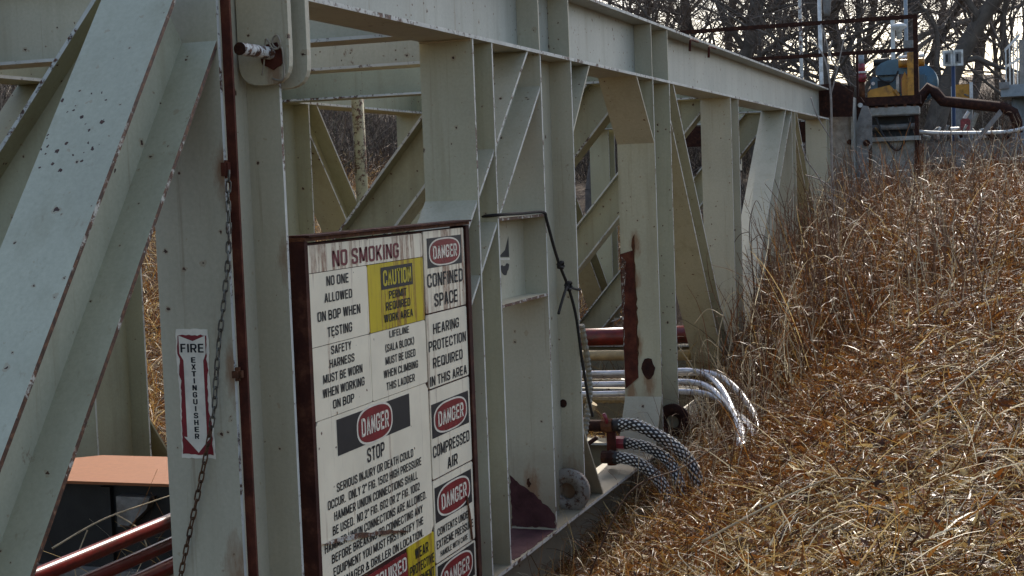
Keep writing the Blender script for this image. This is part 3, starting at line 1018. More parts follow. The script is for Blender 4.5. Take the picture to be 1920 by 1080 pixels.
for i, ch in enumerate('EXTINGUISHER'):
    zt = 1.208-i*.0258
    wd = .006 if ch == 'I' else .019
    ls.append(text(ch, xm_-wd/2+.001, xm_+wd/2+.001, zt, zt-.0195, 'y', YF-.0024, .02))
put('lettering', join(*ls), M['black'], fe)

# ------------------------------------------------------------------ chain hanging on the first post
ch = thing('chain', 'rusty link chain hanging down the first post across the fire extinguisher sign', 'chain', (-2.72, 4.75, 1.88))
path = smooth_path([(-2.722, 4.766, 1.885), (-2.728, 4.762, 1.80), (-2.735, 4.757, 1.60), (-2.762, 4.754, 1.42), (-2.79, 4.752, 1.27), (-2.815, 4.752, 1.10), (-2.825, 4.752, 1.02), (-2.862, 4.754, .88), (-2.885, 4.756, .80), (-2.915, 4.757, .70), (-2.96, 4.758, .55), (-3.01, 4.759, .38), (-3.06, 4.76, .2)], 30)
acc = [0.0]
for a, b in zip(path, path[1:]):
    acc.append(acc[-1]+(b-a).length)
LK = .036
lp = []
for k in range(14):
    an = 2*math.pi*k/14
    lp.append(V((.0085*math.cos(an), 0, (.0135 if math.sin(an) > 0 else -.0135)*(abs(math.sin(an)) > .2)+.0085*math.sin(an))))
lv, lf = tube(lp, .0032, 6, closed=True)
lm1, lm2 = mesh('chain_link', lv, lf, M['chain_steel'], None, True), mesh('chain_link', lv, lf, M['chain'], None, True)
s, k = 0.0, 0
while s < acc[-1]-LK:
    i = next(j for j in range(len(acc)) if acc[j] >= s)
    j = next((q for q in range(len(acc)) if acc[q] >= s+LK), len(acc)-1)
    d = (path[j]-path[i]).normalized()
    c = (path[i]+path[j])/2
    q = d.to_track_quat('Z', 'Y').to_matrix().to_4x4() @ Matrix.Rotation((math.pi/2 if k % 2 else 0)+random.uniform(-.25, .25), 4, 'Z')
    o = bpy.data.objects.new('chain_link', lm1 if c.z > .95 else lm2)
    COL.objects.link(o)
    o.parent = ch
    o.matrix_local = Matrix.Translation(c-ROOT[ch.name]) @ q
    s += LK
    k += 1

# ------------------------------------------------------------------ rope, conduit, small stickers
rp = thing('rope', 'dark knotted cord tied round the third post above the box section', 'rope', (-2.73, 8.8, 1.2))
put('strand', tube(smooth_path([(-2.86, 7.71, 1.628), (-2.74, 7.72, 1.636), (-2.737, 8.1, 1.632), (-2.735, 8.46, 1.628), (-2.733, 8.52, 1.58), (-2.733, 8.63, 1.43), (-2.735, 8.75, 1.3), (-2.733, 8.89, 1.17), (-2.733, 8.99, 1.06), (-2.735, 9.08, .92), (-2.74, 9.17, .7), (-2.745, 9.3, .42), (-2.75, 9.42, .25)], 6), .0095, 6), M['rope'], rp, True)
put('strand', tube(smooth_path([(-2.73, 8.9, 1.165), (-2.728, 8.82, 1.12), (-2.73, 8.74, 1.05), (-2.732, 8.69, 1.0)], 5), .009, 6), M['rope'], rp, True)
put('strand', tube(smooth_path([(-2.73, 8.92, 1.15), (-2.732, 9.05, 1.125), (-2.74, 9.19, 1.11), (-2.8, 9.23, 1.12)], 5), .009, 6), M['rope'], rp, True)
for (y, z, r) in ((8.755, 1.295, .028), (8.905, 1.155, .036)):
    pts = []
    for t in range(26):
        an = t/25*math.pi*4.6
        pts.append((-2.728+.014*math.sin(an*1.7), y+r*.8*math.cos(an), z+r*.7*math.sin(an)))
    put('knot', tube(pts, .0085, 5), M['rope'], rp, True)
pth = smooth_path([(-2.80, 9.40, .86), (-2.795, 9.50, .60), (-2.79, 9.50, .38), (-2.80, 9.42, .18), (-2.82, 9.38, .0)], 14)
solo('conduit', tube(pth, .02, 8, rr=[.024 if i % 2 else .018 for i in range(len(pth))]), M['conduit'], 'ribbed grey-brown conduit hanging beside the third post', 'conduit')
stk = thing('sticker', 'small faded sticker with a black triangle on the box section web', 'sticker', (-2.889, 8.17, 1.3))
XS = -2.8915
put('triangle', [(XS, 8.05+.05, 1.40), (XS, 8.28, 1.39), (XS, 8.27, 1.50), (XS, 8.21, 1.43)] and ([(XS, 8.08, 1.385), (XS, 8.27, 1.375), (XS, 8.27, 1.50), (XS, 8.20, 1.42)], [(0, 1, 2, 3)]), M['black'], stk)
put('stripe', ([(XS, 8.06, 1.37), (XS, 8.28, 1.358), (XS, 8.28, 1.368), (XS, 8.06, 1.380)], [(0, 1, 2, 3)]), M['cream_print'], stk)
put('smudge', prism(jagged([(8.07, 1.33), (8.26, 1.335), (8.25, 1.30), (8.18, 1.27), (8.13, 1.30)], .008, .02, 4), 'x', XS, XS+.001), M['black'], stk)

# ------------------------------------------------------------------ things inside the frame
bxo = thing('steel_box', 'black steel box under the bright orange sheet inside the frame', 'box', (-4.5, 7.0, -.72))
put('body', box(-5.08, -3.75, 6.62, 7.30, -.75, .325, .01), M['black_steel'], bxo)
put('ledge', box(-5.1, -3.74, 6.56, 6.66, -.20, -.14), M['galv'], bxo)
put('rib', box(-4.62, -4.56, 6.585, 6.615, -.13, .30), M['black_steel'], bxo)
put('bracket', prism([(-4.50, .10), (-4.50, .26), (-4.30, .26), (-4.32, .20), (-4.44, .10)], 'y', 6.55, 6.612), M['galv'], bxo)
solo('sheet', prism([(-5.02, 6.50), (-3.72, 6.52), (-3.72, 7.22), (-5.02, 7.20), (-5.28, 6.98)], 'z', .328, .343), M['orange'], 'sunlit bright orange flat sheet lying on the black box', 'sheet')
for i, (x, z, r, lab) in enumerate(((-3.70, .335, .034, 'uppermost long red pipe lying inside the frame below the orange sheet'), (-3.70, .232, .029, 'middle long red pipe lying inside the frame, scuffed pale near the post'), (-3.69, .135, .038, 'lowest long red pipe lying inside the frame'))):
    solo('pipe', tube([(x, 3.6, z), (x, 5, z), (x, 6.2, z+.0), (x, 7.6, z)], r, 14), M['red_pipe'], lab, 'pipe', 'red pipes inside the frame', True)
# pipes running across behind the third and fourth posts
solo('pipe', tube([(-5.4, 14.25, .215), (-3.1, 14.28, .275)], .09, 16), M['red_pipe'], 'thick glossy red pipe crossing the frame behind the fourth post', 'pipe', 'pipes crossing the frame', True)
solo('pipe', tube([(-5.4, 14.0, .09), (-3.1, 14.05, .10)], .052, 12), M['tan_hose'], 'tan pipe crossing the frame just below the thick red pipe', 'pipe', 'pipes crossing the frame', True)
hz = [(.115, 12.55, .026), (.04, 12.4, .026), (.075, 12.75, .03), (-.03, 12.3, .026)]
for i, (z, y, r) in enumerate(hz):
    e = i*.055
    pth = smooth_path([(-5.0, y, z), (-3.6, y, z+.0), (-2.95, y-.02, z+.03), (-2.66+e*.6, y-.12, z+.03), (-2.44+e*.8, y-.4, z-.05), (-2.26+e, y-.8, z*.4-.12), (-2.15+e, y-1.15, z*.2-.19), (-2.10+e, y-1.45, -.26-.01*i), (-2.12+e, y-1.7, -.6)], 8)
    solo('hose', tube(pth, r, 10), M['white_hose'], ['pale shiny hose, highest of the bundle looping out into the grass', 'pale shiny hose, second of the bundle looping out into the grass', 'pale shiny hose looping out behind the other hoses', 'pale shiny hose, lowest and outermost of the bundle'][i], 'hose', 'pale hoses looping out of the frame', True)
for i, (z, y) in enumerate(((.0, 12.9), (-.1, 12.5))):
    pth = smooth_path([(-5.0, y, z), (-4, y, z-.01), (-2.9, y, z)], 40)
    solo('conduit', tube(pth, .03, 8, rr=[.036 if k % 2 else .028 for k in range(len(pth))]), M['tan_hose'], ('upper' if i == 0 else 'lower')+' ribbed tan conduit crossing the frame among the pale hoses', 'conduit', 'ribbed conduits crossing the frame')
# braided hoses
def braided(name, ctrl, r, label):
    t = thing(name, label, 'hose', ctrl[0], 'black and white braided hoses')
    pth = smooth_path(ctrl, 10)
    put('rubber_core', tube(pth, r, 12), M['rubber'], t, True)
    # braid: diamond shaped pale studs left between crossing black strands
    pts = [V(p) for p in pth]
    L = [0.0]
    for a, b in zip(pts, pts[1:]):
        L.append(L[-1]+(b-a).length)
    v, f = [], []
    nr = 9
    pitch = .03
    rows = int(L[-1]*.86/pitch)
    prev = None
    for j in range(rows):
        s_ = .04+j*pitch
        i = min(max(1, next((q for q in range(len(L)) if L[q] >= s_), len(L)-1)), len(L)-1)
        tt = (s_-L[i-1])/max(L[i]-L[i-1], 1e-6)
        c = pts[i-1].lerp(pts[i], min(tt, 1))
        tx = (pts[i]-pts[i-1]).normalized()
        a = (V((0, 0, 1))-tx*tx.z).normalized()
        b = tx.cross(a)
        for k in range(nr):
            an = 2*math.pi*(k+.5*(j % 2))/nr
            R_ = r+.0025
            da = 2*math.pi/nr*.27
            base = len(v)
            for ds, dan in ((-pitch*.5, 0), (0, -da), (pitch*.5, 0), (0, da)):
                v.append(c+tx*ds+(a*math.cos(an+dan)+b*math.sin(an+dan))*R_)
            v.append(c+(a*math.cos(an)+b*math.sin(an))*(R_+.003))
            for q in range(4):
                f.append((base+q, base+(q+1) % 4, base+4))
    o = put('braid', (v, f), M['white'], t)
    o['kind'] = 'stuff'
    put('collar', tube([pts[0]-(pts[1]-pts[0]).normalized()*.05, pts[0]+(pts[1]-pts[0]).normalized()*.035], r*1.18, 14), M['rubber'], t, True)


braided('braided_hose', [(-2.86, 10.45, .02), (-2.72, 10.4, .03), (-2.58, 10.4, -.03), (-2.44, 10.45, -.13), (-2.33, 10.45, -.25), (-2.26, 10.4, -.42), (-2.2, 10.35, -.62)], .043, 'black and white braided hose arching highest out of the valve fittings')
braided('braided_hose', [(-2.84, 10.55, -.13), (-2.7, 10.5, -.14), (-2.58, 10.45, -.17), (-2.46, 10.4, -.25), (-2.38, 10.3, -.38), (-2.3, 10.2, -.6)], .038, 'black and white braided hose in the middle, below the highest one')
braided('braided_hose', [(-2.86, 10.35, -.20), (-2.72, 10.3, -.21), (-2.6, 10.25, -.26), (-2.48, 10.2, -.36), (-2.4, 10.1, -.52), (-2.34, 10.0, -.7)], .04, 'lowest black and white braided hose sinking into the grass')
# valve fittings
vm = thing('valve_manifold', 'rusty red valve fittings and couplings at the foot of the frame behind the braided hoses', 'valve', (-3.0, 10.4, -.31))
put('body', tube([(-3.35, 10.45, .01), (-3.1, 10.45, .01), (-3.08, 10.45, .012), (-2.86, 10.45, .015)], .05, 14, rr=[.062, .062, .042, .042]), M['rust_dark'], vm, True)
put('coupling', tube([(-2.98, 10.45, .013), (-2.90, 10.45, .014)], .052, 8), M['rust'], vm)
put('coupling', tube([(-2.93, 10.55, -.13), (-2.84, 10.55, -.13)], .05, 8), M['red_valve'], vm)
put('coupling', tube([(-2.96, 10.35, -.2), (-2.86, 10.35, -.2)], .048, 8), M['rust_dark'], vm)
put('riser', tube([(-2.92, 10.47, -.28), (-2.92, 10.47, .05)], .035, 10), M['rust_red'], vm, True)
put('handle', tube([(-2.93, 10.42, .03), (-2.95, 10.4, .11)], .014, 8), M['red_valve'], vm, True)
put('lever', tube(smooth_path([(-3.2, 10.15, -.02), (-3.17, 10.1, -.10), (-3.14, 10.08, -.17), (-3.10, 10.05, -.28)], 4), .026, 8), M['red_valve'], vm, True)
put('lever', tube([(-3.22, 10.3, -.22), (-2.98, 10.3, -.05)], .016, 8), M['rust_dark'], vm, True)
put('wing_nut', box(-3.19, -3.13, 10.02, 10.1, -.19, -.12, .015), M['red_valve'], vm)
put('flange', tube([(-3.05, 10.2, -.26), (-3.0, 10.2, -.26)], .055, 12), M['grey_blue'], vm)
put('flange', tube([(-3.15, 10.7, .09), (-3.12, 10.7, .14)], .04, 10), M['tan_hose'], vm)
put('fitting', tube([(-3.12, 10.35, -.2), (-3.05, 10.35, -.2)], .032, 10), M['tan_hose'], vm)
# pipe stand, small warning sign and far pole
solo('pole', tube([(-5.66, 12.3, -.5), (-5.67, 12.3, 1.0), (-5.68, 12.3, 1.8), (-5.69, 12.3, 2.9)], .056, 12), worn_edge('yellowed_pole_paint', (.36, .34, .22), .5, .58), 'yellowed upright pipe with rust rings behind the sign board', 'pole', None, True)
ws = thing('warning_sign', 'small square black sign with a red prohibition ring seen through the frame', 'sign', (-4.0, 21.6, 1.9))
put('plate', box(-4.07, -3.93, 21.59, 21.60, 1.88, 2.15), M['cream_print'], ws)
put('field', ([(-4.06, 21.587, 1.97), (-3.945, 21.587, 1.97), (-3.945, 21.587, 2.135), (-4.06, 21.587, 2.135)], [(0, 1, 2, 3)]), M['black'], ws)
put('ring', ring((-4.0, 21.583, 2.055), 1, .05, .036, .004, 20), M['red_print'], ws)

# ------------------------------------------------------------------ machinery beyond the end of the frame
# end lugs and skid unit
sk = thing('rear_skid', 'grey steel skid unit with rusty deck edge beyond the end of the truss', 'skid', (-2.0, 24, .6))
put('end_lug', prism([(-2.78, .6), (-2.78, 2.62), (-2.52, 2.96), (-2.47, 2.94), (-2.47, .6)], 'y', 22.58, 22.62), M['galv'], sk)
put('end_lug', prism([(-2.42, .6), (-2.42, 2.52), (-2.33, 2.78), (-2.25, 2.76), (-2.2, 2.6), (-2.2, 2.2), (-2.26, 2.1), (-2.26, .6)], 'y', 22.8, 22.84), M['galv'], sk)
put('end_plate', prism([(-2.50, .6), (-2.50, 2.9), (-2.38, 2.92), (-2.3, 2.8), (-2.3, .6)], 'y', 23.0, 23.03), M['rust_dark'], sk)
put('end_lug', box(-2.47, -2.44, 22.5, 23.0, .6, 2.9), M['grey'], sk)
put('pin_end', tube([(-2.38, 22.95, 2.79), (-2.38, 23.0, 2.79)], .035, 12), M['white'], sk)
put('pin_end', tube([(-2.28, 22.76, 2.22), (-2.28, 22.8, 2.22)], .05, 12), M['rust_dark'], sk)
put('pin_end', tube([(-2.5, 22.55, 2.24), (-2.5, 22.59, 2.24)], .04, 12), M['rust_dark'], sk)
put('top_beam', box(-2.28, -1.56, 23.4, 23.7, 2.635, 2.755, .01), M['grey'], sk)
put('deck_edge', box(-3.6, -1.55, 23.6, 24.3, 2.80, 2.93), M['rust_dark'], sk)
put('recess', box(-2.3, -1.6, 23.75, 23.8, 2.25, 2.63), M['black_steel'], sk)
put('recess_pipe', tube([(-2.28, 23.6, 2.46), (-1.6, 23.6, 2.46)], .045, 10), M['galv'], sk, True)
put('ledge', box(-2.29, -1.56, 23.38, 23.75, 2.245, 2.31), M['grey'], sk)
put('front_panel', box(-2.27, -1.64, 23.5, 23.53, .4, 2.24), M['grey'], sk)
put('corner_post', box(-1.63, -1.57, 23.44, 23.52, .4, 2.62), M['rust_dark'], sk)
put('corner_post', box(-2.37, -2.30, 23.44, 23.52, .4, 2.6), M['rust_dark'], sk)
put('side_panel', box(-1.60, -1.58, 23.6, 26.5, .5, 2.2), M['rust'], sk)
put('side_beam', box(-1.56, -.2, 24.4, 24.6, 1.9, 2.22), M['galv'], sk)
put('side_beam', box(-5.8, -2.6, 23.9, 24.2, 2.3, 2.62), M['rust_dark'], sk)
fr_ = random.Random(9)
for i in range(16):
    x = -1.5+i*.085+fr_.uniform(-.02, .02)
    z = fr_.uniform(2.22, 2.3)
    h = fr_.uniform(.06, .2)
    put('pipe_fitting', tube([(x, 24.35, z), (x+fr_.uniform(-.04, .04), 24.35, z+h*.6), (x+fr_.uniform(-.07, .07), 24.35, z+h)], .03, 8, rr=[fr_.uniform(.02, .045), fr_.uniform(.015, .03), fr_.uniform(.015, .04)]), M[fr_.choice(('galv', 'rust_dark', 'white', 'rust', 'grey'))], sk, True)
for i in range(5):
    x = -2.2+i*.14
    put('bolt_lug', box(x, x+.04, 23.36, 23.40, 2.755, 2.775+.02*(i % 2)), M['rust'], sk)
put('hanging_hose', tube(smooth_path([(-2.2, 23.45, 2.62), (-2.1, 23.42, 2.35), (-1.9, 23.42, 2.1), (-1.75, 23.42, 2.3), (-1.68, 23.45, 2.6)], 5), .018, 6), M['rubber'], sk, True)
gr = thing('guard_rail', 'rust-brown pipe guard rail with two rails along the rear deck', 'railing', (-3.4, 24, 2.9))
put('top_rail', box(-5.6, -1.60, 23.97, 24.03, 4.12, 4.18), M['rust_dark'], gr)
put('mid_rail', box(-5.6, -1.67, 23.972, 24.028, 3.62, 3.675), M['rust_dark'], gr)
put('post', box(-1.667, -1.598, 23.965, 24.035, 2.75, 4.118), M['rust_dark'], gr)
put('post', box(-5.5, -5.44, 23.972, 24.028, 2.9, 4.118), M['rust_dark'], gr)
put('post', box(-2.53, -2.505, 23.98, 24.02, 2.9, 3.618), M['rust_dark'], gr)
# blue and yellow engine
en = thing('pump_engine', 'blue and yellow pump engine on the rear deck behind the guard rail', 'engine', (-2.1, 26, 2.93))
hood = []
for t in range(9):
    an = math.pi*t/8
    hood.append((-2.1-.32*math.cos(an)*1.0, 3.48+.17*math.sin(an)))
put('hood', prism([(-2.42, 3.40)]+hood+[(-1.78, 3.40)], 'y', 25.9, 26.6), M['blue'], en)
put('block', box(-2.52, -1.6, 26.0, 26.7, 2.98, 3.38, .03), M['blue'], en)
put('opening', box(-2.40, -2.2, 25.985, 26.05, 3.16, 3.31), M['black'], en)
put('radiator', box(-2.09, -2.04, 25.9, 26.0, 3.1, 3.4), M['white'], en)
put('panel', box(-2.02, -1.89, 25.93, 26.0, 3.08, 3.4), M['red_pipe'], en)
put('cover', prism([(-2.53, 2.94), (-2.53, 3.10), (-2.48, 3.15), (-2.17, 3.21), (-2.0, 3.0), (-2.0, 2.94)], 'y', 25.6, 25.85), M['yellow'], en)
put('cover_cap', tube([(-2.1, 25.6, 3.12), (-2.03, 25.6, 3.02)], .035, 8), M['yellow'], en)
put('exhaust', tube(smooth_path([(-2.03, 25.75, 3.56), (-1.8, 25.75, 3.56), (-1.62, 25.75, 3.57)], 4), .07, 12), M['yellow'], en, True)
put('exhaust_top', tube([(-2.03, 25.72, 3.66), (-1.62, 25.72, 3.67)], .03, 10), M['white'], en, True)
put('mast', box(-1.875, -1.70, 25.5, 25.65, 2.95, 3.72), M['yellow'], en)
put('drum', tube([(-1.78, 26.3, 3.27), (-1.78, 26.8, 3.27)], .33, 28), M['blue'], en, True)
put('frame_rail', box(-2.56, -1.6, 25.7, 25.78, 2.94, 3.0), M['yellow'], en)
put('belt_guard', prism([(-1.98, 3.0), (-1.98, 3.3), (-1.93, 3.42), (-1.88, 3.3), (-1.88, 3.0)], 'y', 25.66, 25.72), M['yellow'], en)
put('fuel_line', tube(smooth_path([(-2.4, 25.95, 3.38), (-2.3, 25.85, 3.3), (-2.15, 25.85, 3.28), (-2.05, 25.9, 3.45)], 5), .014, 6), M['rubber'], en, True)
put('air_filter', tube([(-2.46, 26.0, 3.62), (-2.2, 26.0, 3.63)], .06, 12), M['black_steel'], en, True)
put('gauge', tube([(-2.47, 25.99, 3.27), (-2.47, 25.96, 3.27)], .03, 12), M['white'], en)
vl = thing('valve_stack', 'small red and white valve stack standing beside the blue engine', 'valve', (-2.6, 25.5, 2.93))
for z0, z1, r, m in ((2.93, 3.3, .05, 'rust'), (3.28, 3.42, .075, 'red_valve'), (3.42, 3.45, .085, 'white'), (3.45, 3.58, .06, 'red_valve'), (3.58, 3.72, .045, 'grey_blue')):
    put('valve_body', tube([(-2.61, 25.5, z0), (-2.61, 25.5, z1)], r, 12), M[m], vl, True)
solo('crate', box(-3.25, -2.78, 25.3, 25.9, 2.94, 3.22), M['rust_dark'], 'dark rusty box on the deck between truss and engine', 'box')
solo('post', box(-2.74, -2.68, 25.9, 26.0, 2.93, 3.7), M['rust_dark'], 'dark narrow upright beside the red and white valve stack', 'post')
# poles
po = thing('lamp_pole', 'white pole with a lantern at its top behind the guard rail', 'lamp', (-3.58, 28, .6))
put('pole', tube([(-3.575, 28, .6), (-3.60, 28, 5.6)], .036, 10), M['white'], po, True)
put('lantern', tube([(-3.46, 28, 4.66), (-3.46, 28, 4.74), (-3.46, 28, 4.76), (-3.46, 28, 4.98), (-3.46, 28, 5.06)], .07, 12, rr=[.05, .065, .065, .085, .1]), M['galv'], po, True)
put('arm', tube([(-3.6, 28, 4.98), (-3.46, 28, 5.0)], .015, 6), M['galv'], po)
solo('pole', tube([(-3.80, 27, .6), (-3.81, 27, 5.4)], .032, 8), worn_edge('rusty_pole_paint', (.5, .47, .4), .5, .58), 'rust-mottled thin pole next to the white lamp pole', 'pole', None, True)
pp = thing('flood_lamp', 'white upright post with a mushroom-shaped lamp above the engine', 'lamp', (-2.27, 28, 2.9))
put('pole', box(-2.335, -2.265, 27.97, 28.03, 2.9, 4.50), M['white'], pp)
put('lamp_head', tube([(-2.18, 27.9, 4.14), (-2.18, 27.9, 4.3), (-2.18, 27.9, 4.36), (-2.18, 27.9, 4.40), (-2.18, 27.9, 4.44)], .06, 14, rr=[.05, .05, .14, .13, .03]), M['white'], pp, True)
put('junction_box', box(-2.12, -1.95, 27.95, 28.05, 3.95, 4.12), M['galv'], pp)
solo('pole', tube([(-2.09, 28.3, 1.0), (-2.09, 28.3, 5.6)], .035, 8), M['grey_blue'], 'blue-grey thin pole rising between lamp and dark trunk', 'pole', None, True)
ts = thing('twin_panel', 'pair of white framed panels on a dark blue pole beyond the bent pipe', 'sign', (-1.26, 28, 1.0))
put('pole', tube([(-1.27, 28.05, 1.0), (-1.265, 28.05, 3.9)], .035, 8), plain('dark_blue_paint', (.02, .04, .09), .5), ts, True)
for x in (-1.355, -1.175):
    put('panel_frame', box(x-.085, x+.085, 27.97, 28.0, 3.62, 3.90), M['white'], ts)
    put('panel_inset', box(x-.05, x+.05, 27.962, 27.972, 3.66, 3.86), M['galv'], ts)
    put('slot', box(x-.03, x+.005, 27.955, 27.964, 3.69, 3.83), M['black'], ts)
yb = thing('cabinet', 'square yellow cabinet with white side post beyond the blue pole', 'cabinet', (-1.2, 30, 2.2))
put('body', box(-1.36, -1.03, 30, 30.4, 2.95, 3.39, .01), M['yellow'], yb)
put('leg', box(-1.40, -1.36, 29.98, 30.03, 1.2, 3.36), M['white'], yb)
put('leg', box(-1.06, -1.0, 29.93, 29.99, 2.9, 3.42), M['white'], yb)
put('plinth', box(-1.38, -1.02, 30.0, 30.4, 1.2, 2.94), M['galv'], yb)
put('handle', tube([(-1.16, 29.97, 3.2), (-1.08, 29.97, 3.16)], .015, 6), M['galv'], yb)
bp = smooth_path([(-1.66, 24, 2.74), (-1.56, 24, 2.92), (-1.45, 24, 3.05), (-1.36, 24, 2.98), (-1.24, 24, 2.83), (-1.05, 24, 2.80), (-.6, 24, 2.73), (-.36, 24, 2.69), (-.22, 24, 2.60), (-.17, 24, 2.46), (-.17, 24, 2.3)], 1)
solo('bent_pipe', tube(bp, .085, 6), M['rust_dark'], 'thick rust-brown pipe bent down at its end beyond the grass', 'pipe', None, True)
solo('pipe', tube(smooth_path([(-1.6, 23.8, 2.38), (-1.3, 23.8, 2.345), (-.6, 23.8, 2.315), (-.2, 23.8, 2.33), (.2, 23.8, 2.44)], 5), .028, 8), M['white'], 'thin white pipe lying along the grass top under the bent pipe', 'pipe', None, True)
solo('bar', prism([(-1.42, 1.30), (-1.36, 1.27), (-.33, 2.50), (-.36, 2.56)], 'y', 20.97, 21.03), M['galv'], 'weathered grey bar leaning up out of the grass', 'bar')
vs = thing('red_valve', 'small bright red valve with white fittings on the pipe beyond the grass', 'valve', (-.95, 25, 2.3))
put('body', box(-1.03, -.88, 24.95, 25.1, 2.38, 2.58, .02), M['red_valve'], vs)
put('handle', tube([(-.97, 25, 2.58), (-.90, 25, 2.69)], .03, 8), M['white'], vs)
put('fitting', tube([(-1.18, 25, 2.42), (-1.05, 25, 2.42)], .035, 8), M['white'], vs)
put('fitting', tube([(-.86, 25, 2.45), (-.78, 25, 2.66)], .04, 8), M['grey'], vs)
bk = thing('platform', 'grey platform on a round column with a leaning white railing at its edge', 'platform', (-.2, 24.5, 1.0))
put('deck', box(-.40, .9, 24.2, 25.6, 2.86, 3.04), M['grey_blue'], bk)
put('bracket', box(-.42, -.28, 24.15, 24.3, 2.98, 3.08), M['galv'], bk)
put('column', tube([(-.12, 24.8, 1.0), (-.12, 24.8, 2.86)], .13, 16), M['grey_blue'], bk, True)
for i in range(4):
    x = -.33+i*.055
    put('baluster', box(x, x+.02, 24.2+i*.12, 24.23+i*.12, 3.04, 3.56+i*.055), M['white'], bk)
put('hand_rail', prism([(-.34, 3.55), (-.34, 3.60), (-.12, 3.83), (-.12, 3.77)], 'y', 24.4, 24.44), M['white'], bk)
put('mid_rail', prism([(-.34, 3.30), (-.34, 3.34), (-.12, 3.46), (-.12, 3.42)], 'y', 24.4, 24.44), M['white'], bk)
put('cabinet', box(-.13, .5, 24.7, 25.4, 3.04, 3.75), M['galv'], bk)

# ------------------------------------------------------------------ trees
rng = np.random.default_rng(11)


def add_tubes(segs, n=4):
    """segs: list of (p0, p1, r0, r1) -> geometry of open tapered tubes"""
    if not segs:
        return [], []
    A = np.array([s[0] for s in segs])
    B = np.array([s[1] for s in segs])
    ra = np.array([s[2] for s in segs])
    rb = np.array([s[3] for s in segs])
    t = B-A
    t /= np.maximum(np.linalg.norm(t, axis=1, keepdims=True), 1e-9)
    ref = np.where(np.abs(t[:, 2:3]) > .9, np.array([[1., 0, 0]]), np.array([[0, 0, 1.]]))
    a = np.cross(t, ref)
    a /= np.linalg.norm(a, axis=1, keepdims=True)
    b = np.cross(t, a)
    vs = []
    for P_, r in ((A, ra), (B, rb)):
        for k in range(n):
            an = 2*math.pi*k/n
            vs.append(P_+(a*math.cos(an)+b*math.sin(an))*r[:, None])
    v = np.stack(vs, 1).reshape(-1, 3)
    f = []
    for i in range(len(segs)):
        o = i*2*n
        for k in range(n):
            l = (k+1) % n
            f.append((o+k, o+l, o+n+l, o+n+k))
    return v.tolist(), f


def tree_geo(seed, height, r0, lean, first, spread, depth=5):
    rnd = random.Random(seed)
    thick, thin = [], []

    def grow(p, d, L, r, lev):
        n = max(3, int(L/.45)) if lev < 3 else 3
        step = L/n
        pts = [p.copy()]
        for i in range(n):
            wob = (.10, .16, .22, .26, .3, .3)[min(lev, 5)]
            d = (d+V((rnd.gauss(0, wob), rnd.gauss(0, wob), rnd.gauss(0, wob*.7)+(.05 if lev < 2 else .0)))).normalized()
            q = p+d*step
            ra, rb = r*(1-.62*i/n), r*(1-.62*(i+1)/n)
            (thick if lev < 2 else thin).append((tuple(p), tuple(q), ra, rb))
            frac = (i+1)/n
            if lev < depth:
                k = (rnd.choice((1, 1, 2)) if lev == 0 else rnd.choice((0, 1, 1, 1, 2)) if lev < 3 else rnd.choice((0, 1, 1, 1)))
                if lev == 0 and q.z < first:
                    k = 0
                for _ in range(k + (1 if lev == 1 and rnd.random() < .5 else 0)):
                    an = rnd.uniform(0, 2*math.pi)
                    perp = d.orthogonal().normalized()
                    perp = Matrix.Rotation(an, 3, d) @ perp
                    tilt = rnd.uniform(.55, 1.05)*spread
                    nd = (d*math.cos(tilt)+perp*math.sin(tilt)).normalized()
                    if lev == 0:
                        l2 = height*rnd.uniform(.28, .5)*(1.15-.55*frac)
                    else:
                        l2 = L*rnd.uniform(.38, .62)*(1.1-.4*frac)
                    if l2 > .18:
                        grow(q.copy(), nd, l2, max(rb*rnd.uniform(.34, .56), .005), lev+1)
            p = q
    grow(V((0, 0, -.3)), V((lean, 0, 1)).normalized(), height, r0, 0)
    return thick, thin


KINDS = []
for i, (h, r, lean, first, sp) in enumerate(((11, .12, .06, 1.6, 1.0), (12, .15, -.10, 1.9, 1.1), (9.5, .10, .16, 1.1, .9), (12, .19, .05, 2.2, 1.15))):
    th, tn = tree_geo(40+i, h, r, lean, first, sp, 4)
    if len(tn) > 11000:
        tn = sorted(tn, key=lambda s: -s[2])[:11000]
    g1, g2 = add_tubes(th, 7), add_tubes(tn, 3)
    KINDS.append((mesh('trunk', *g1, M['bark'], None, True), mesh('crown', *g2, M['twig'], None, True)))


def tree(kind, x, y, rot, s, label, group='bare trees of the wood'):
    z = float(ground_z(x, y))
    t = thing('bare_tree', label, 'tree', (x, y, z-.1), group)
    t.rotation_euler = (0, 0, rot)
    t.scale = (s, s, s)
    for nm, me in zip(('trunk', 'crown'), KINDS[kind]):
        o = bpy.data.objects.new(nm, me)
        COL.objects.link(o)
        o.parent = t
    return t


def wood_x(u, y):
    return (u-1930)/2800*y*1.06


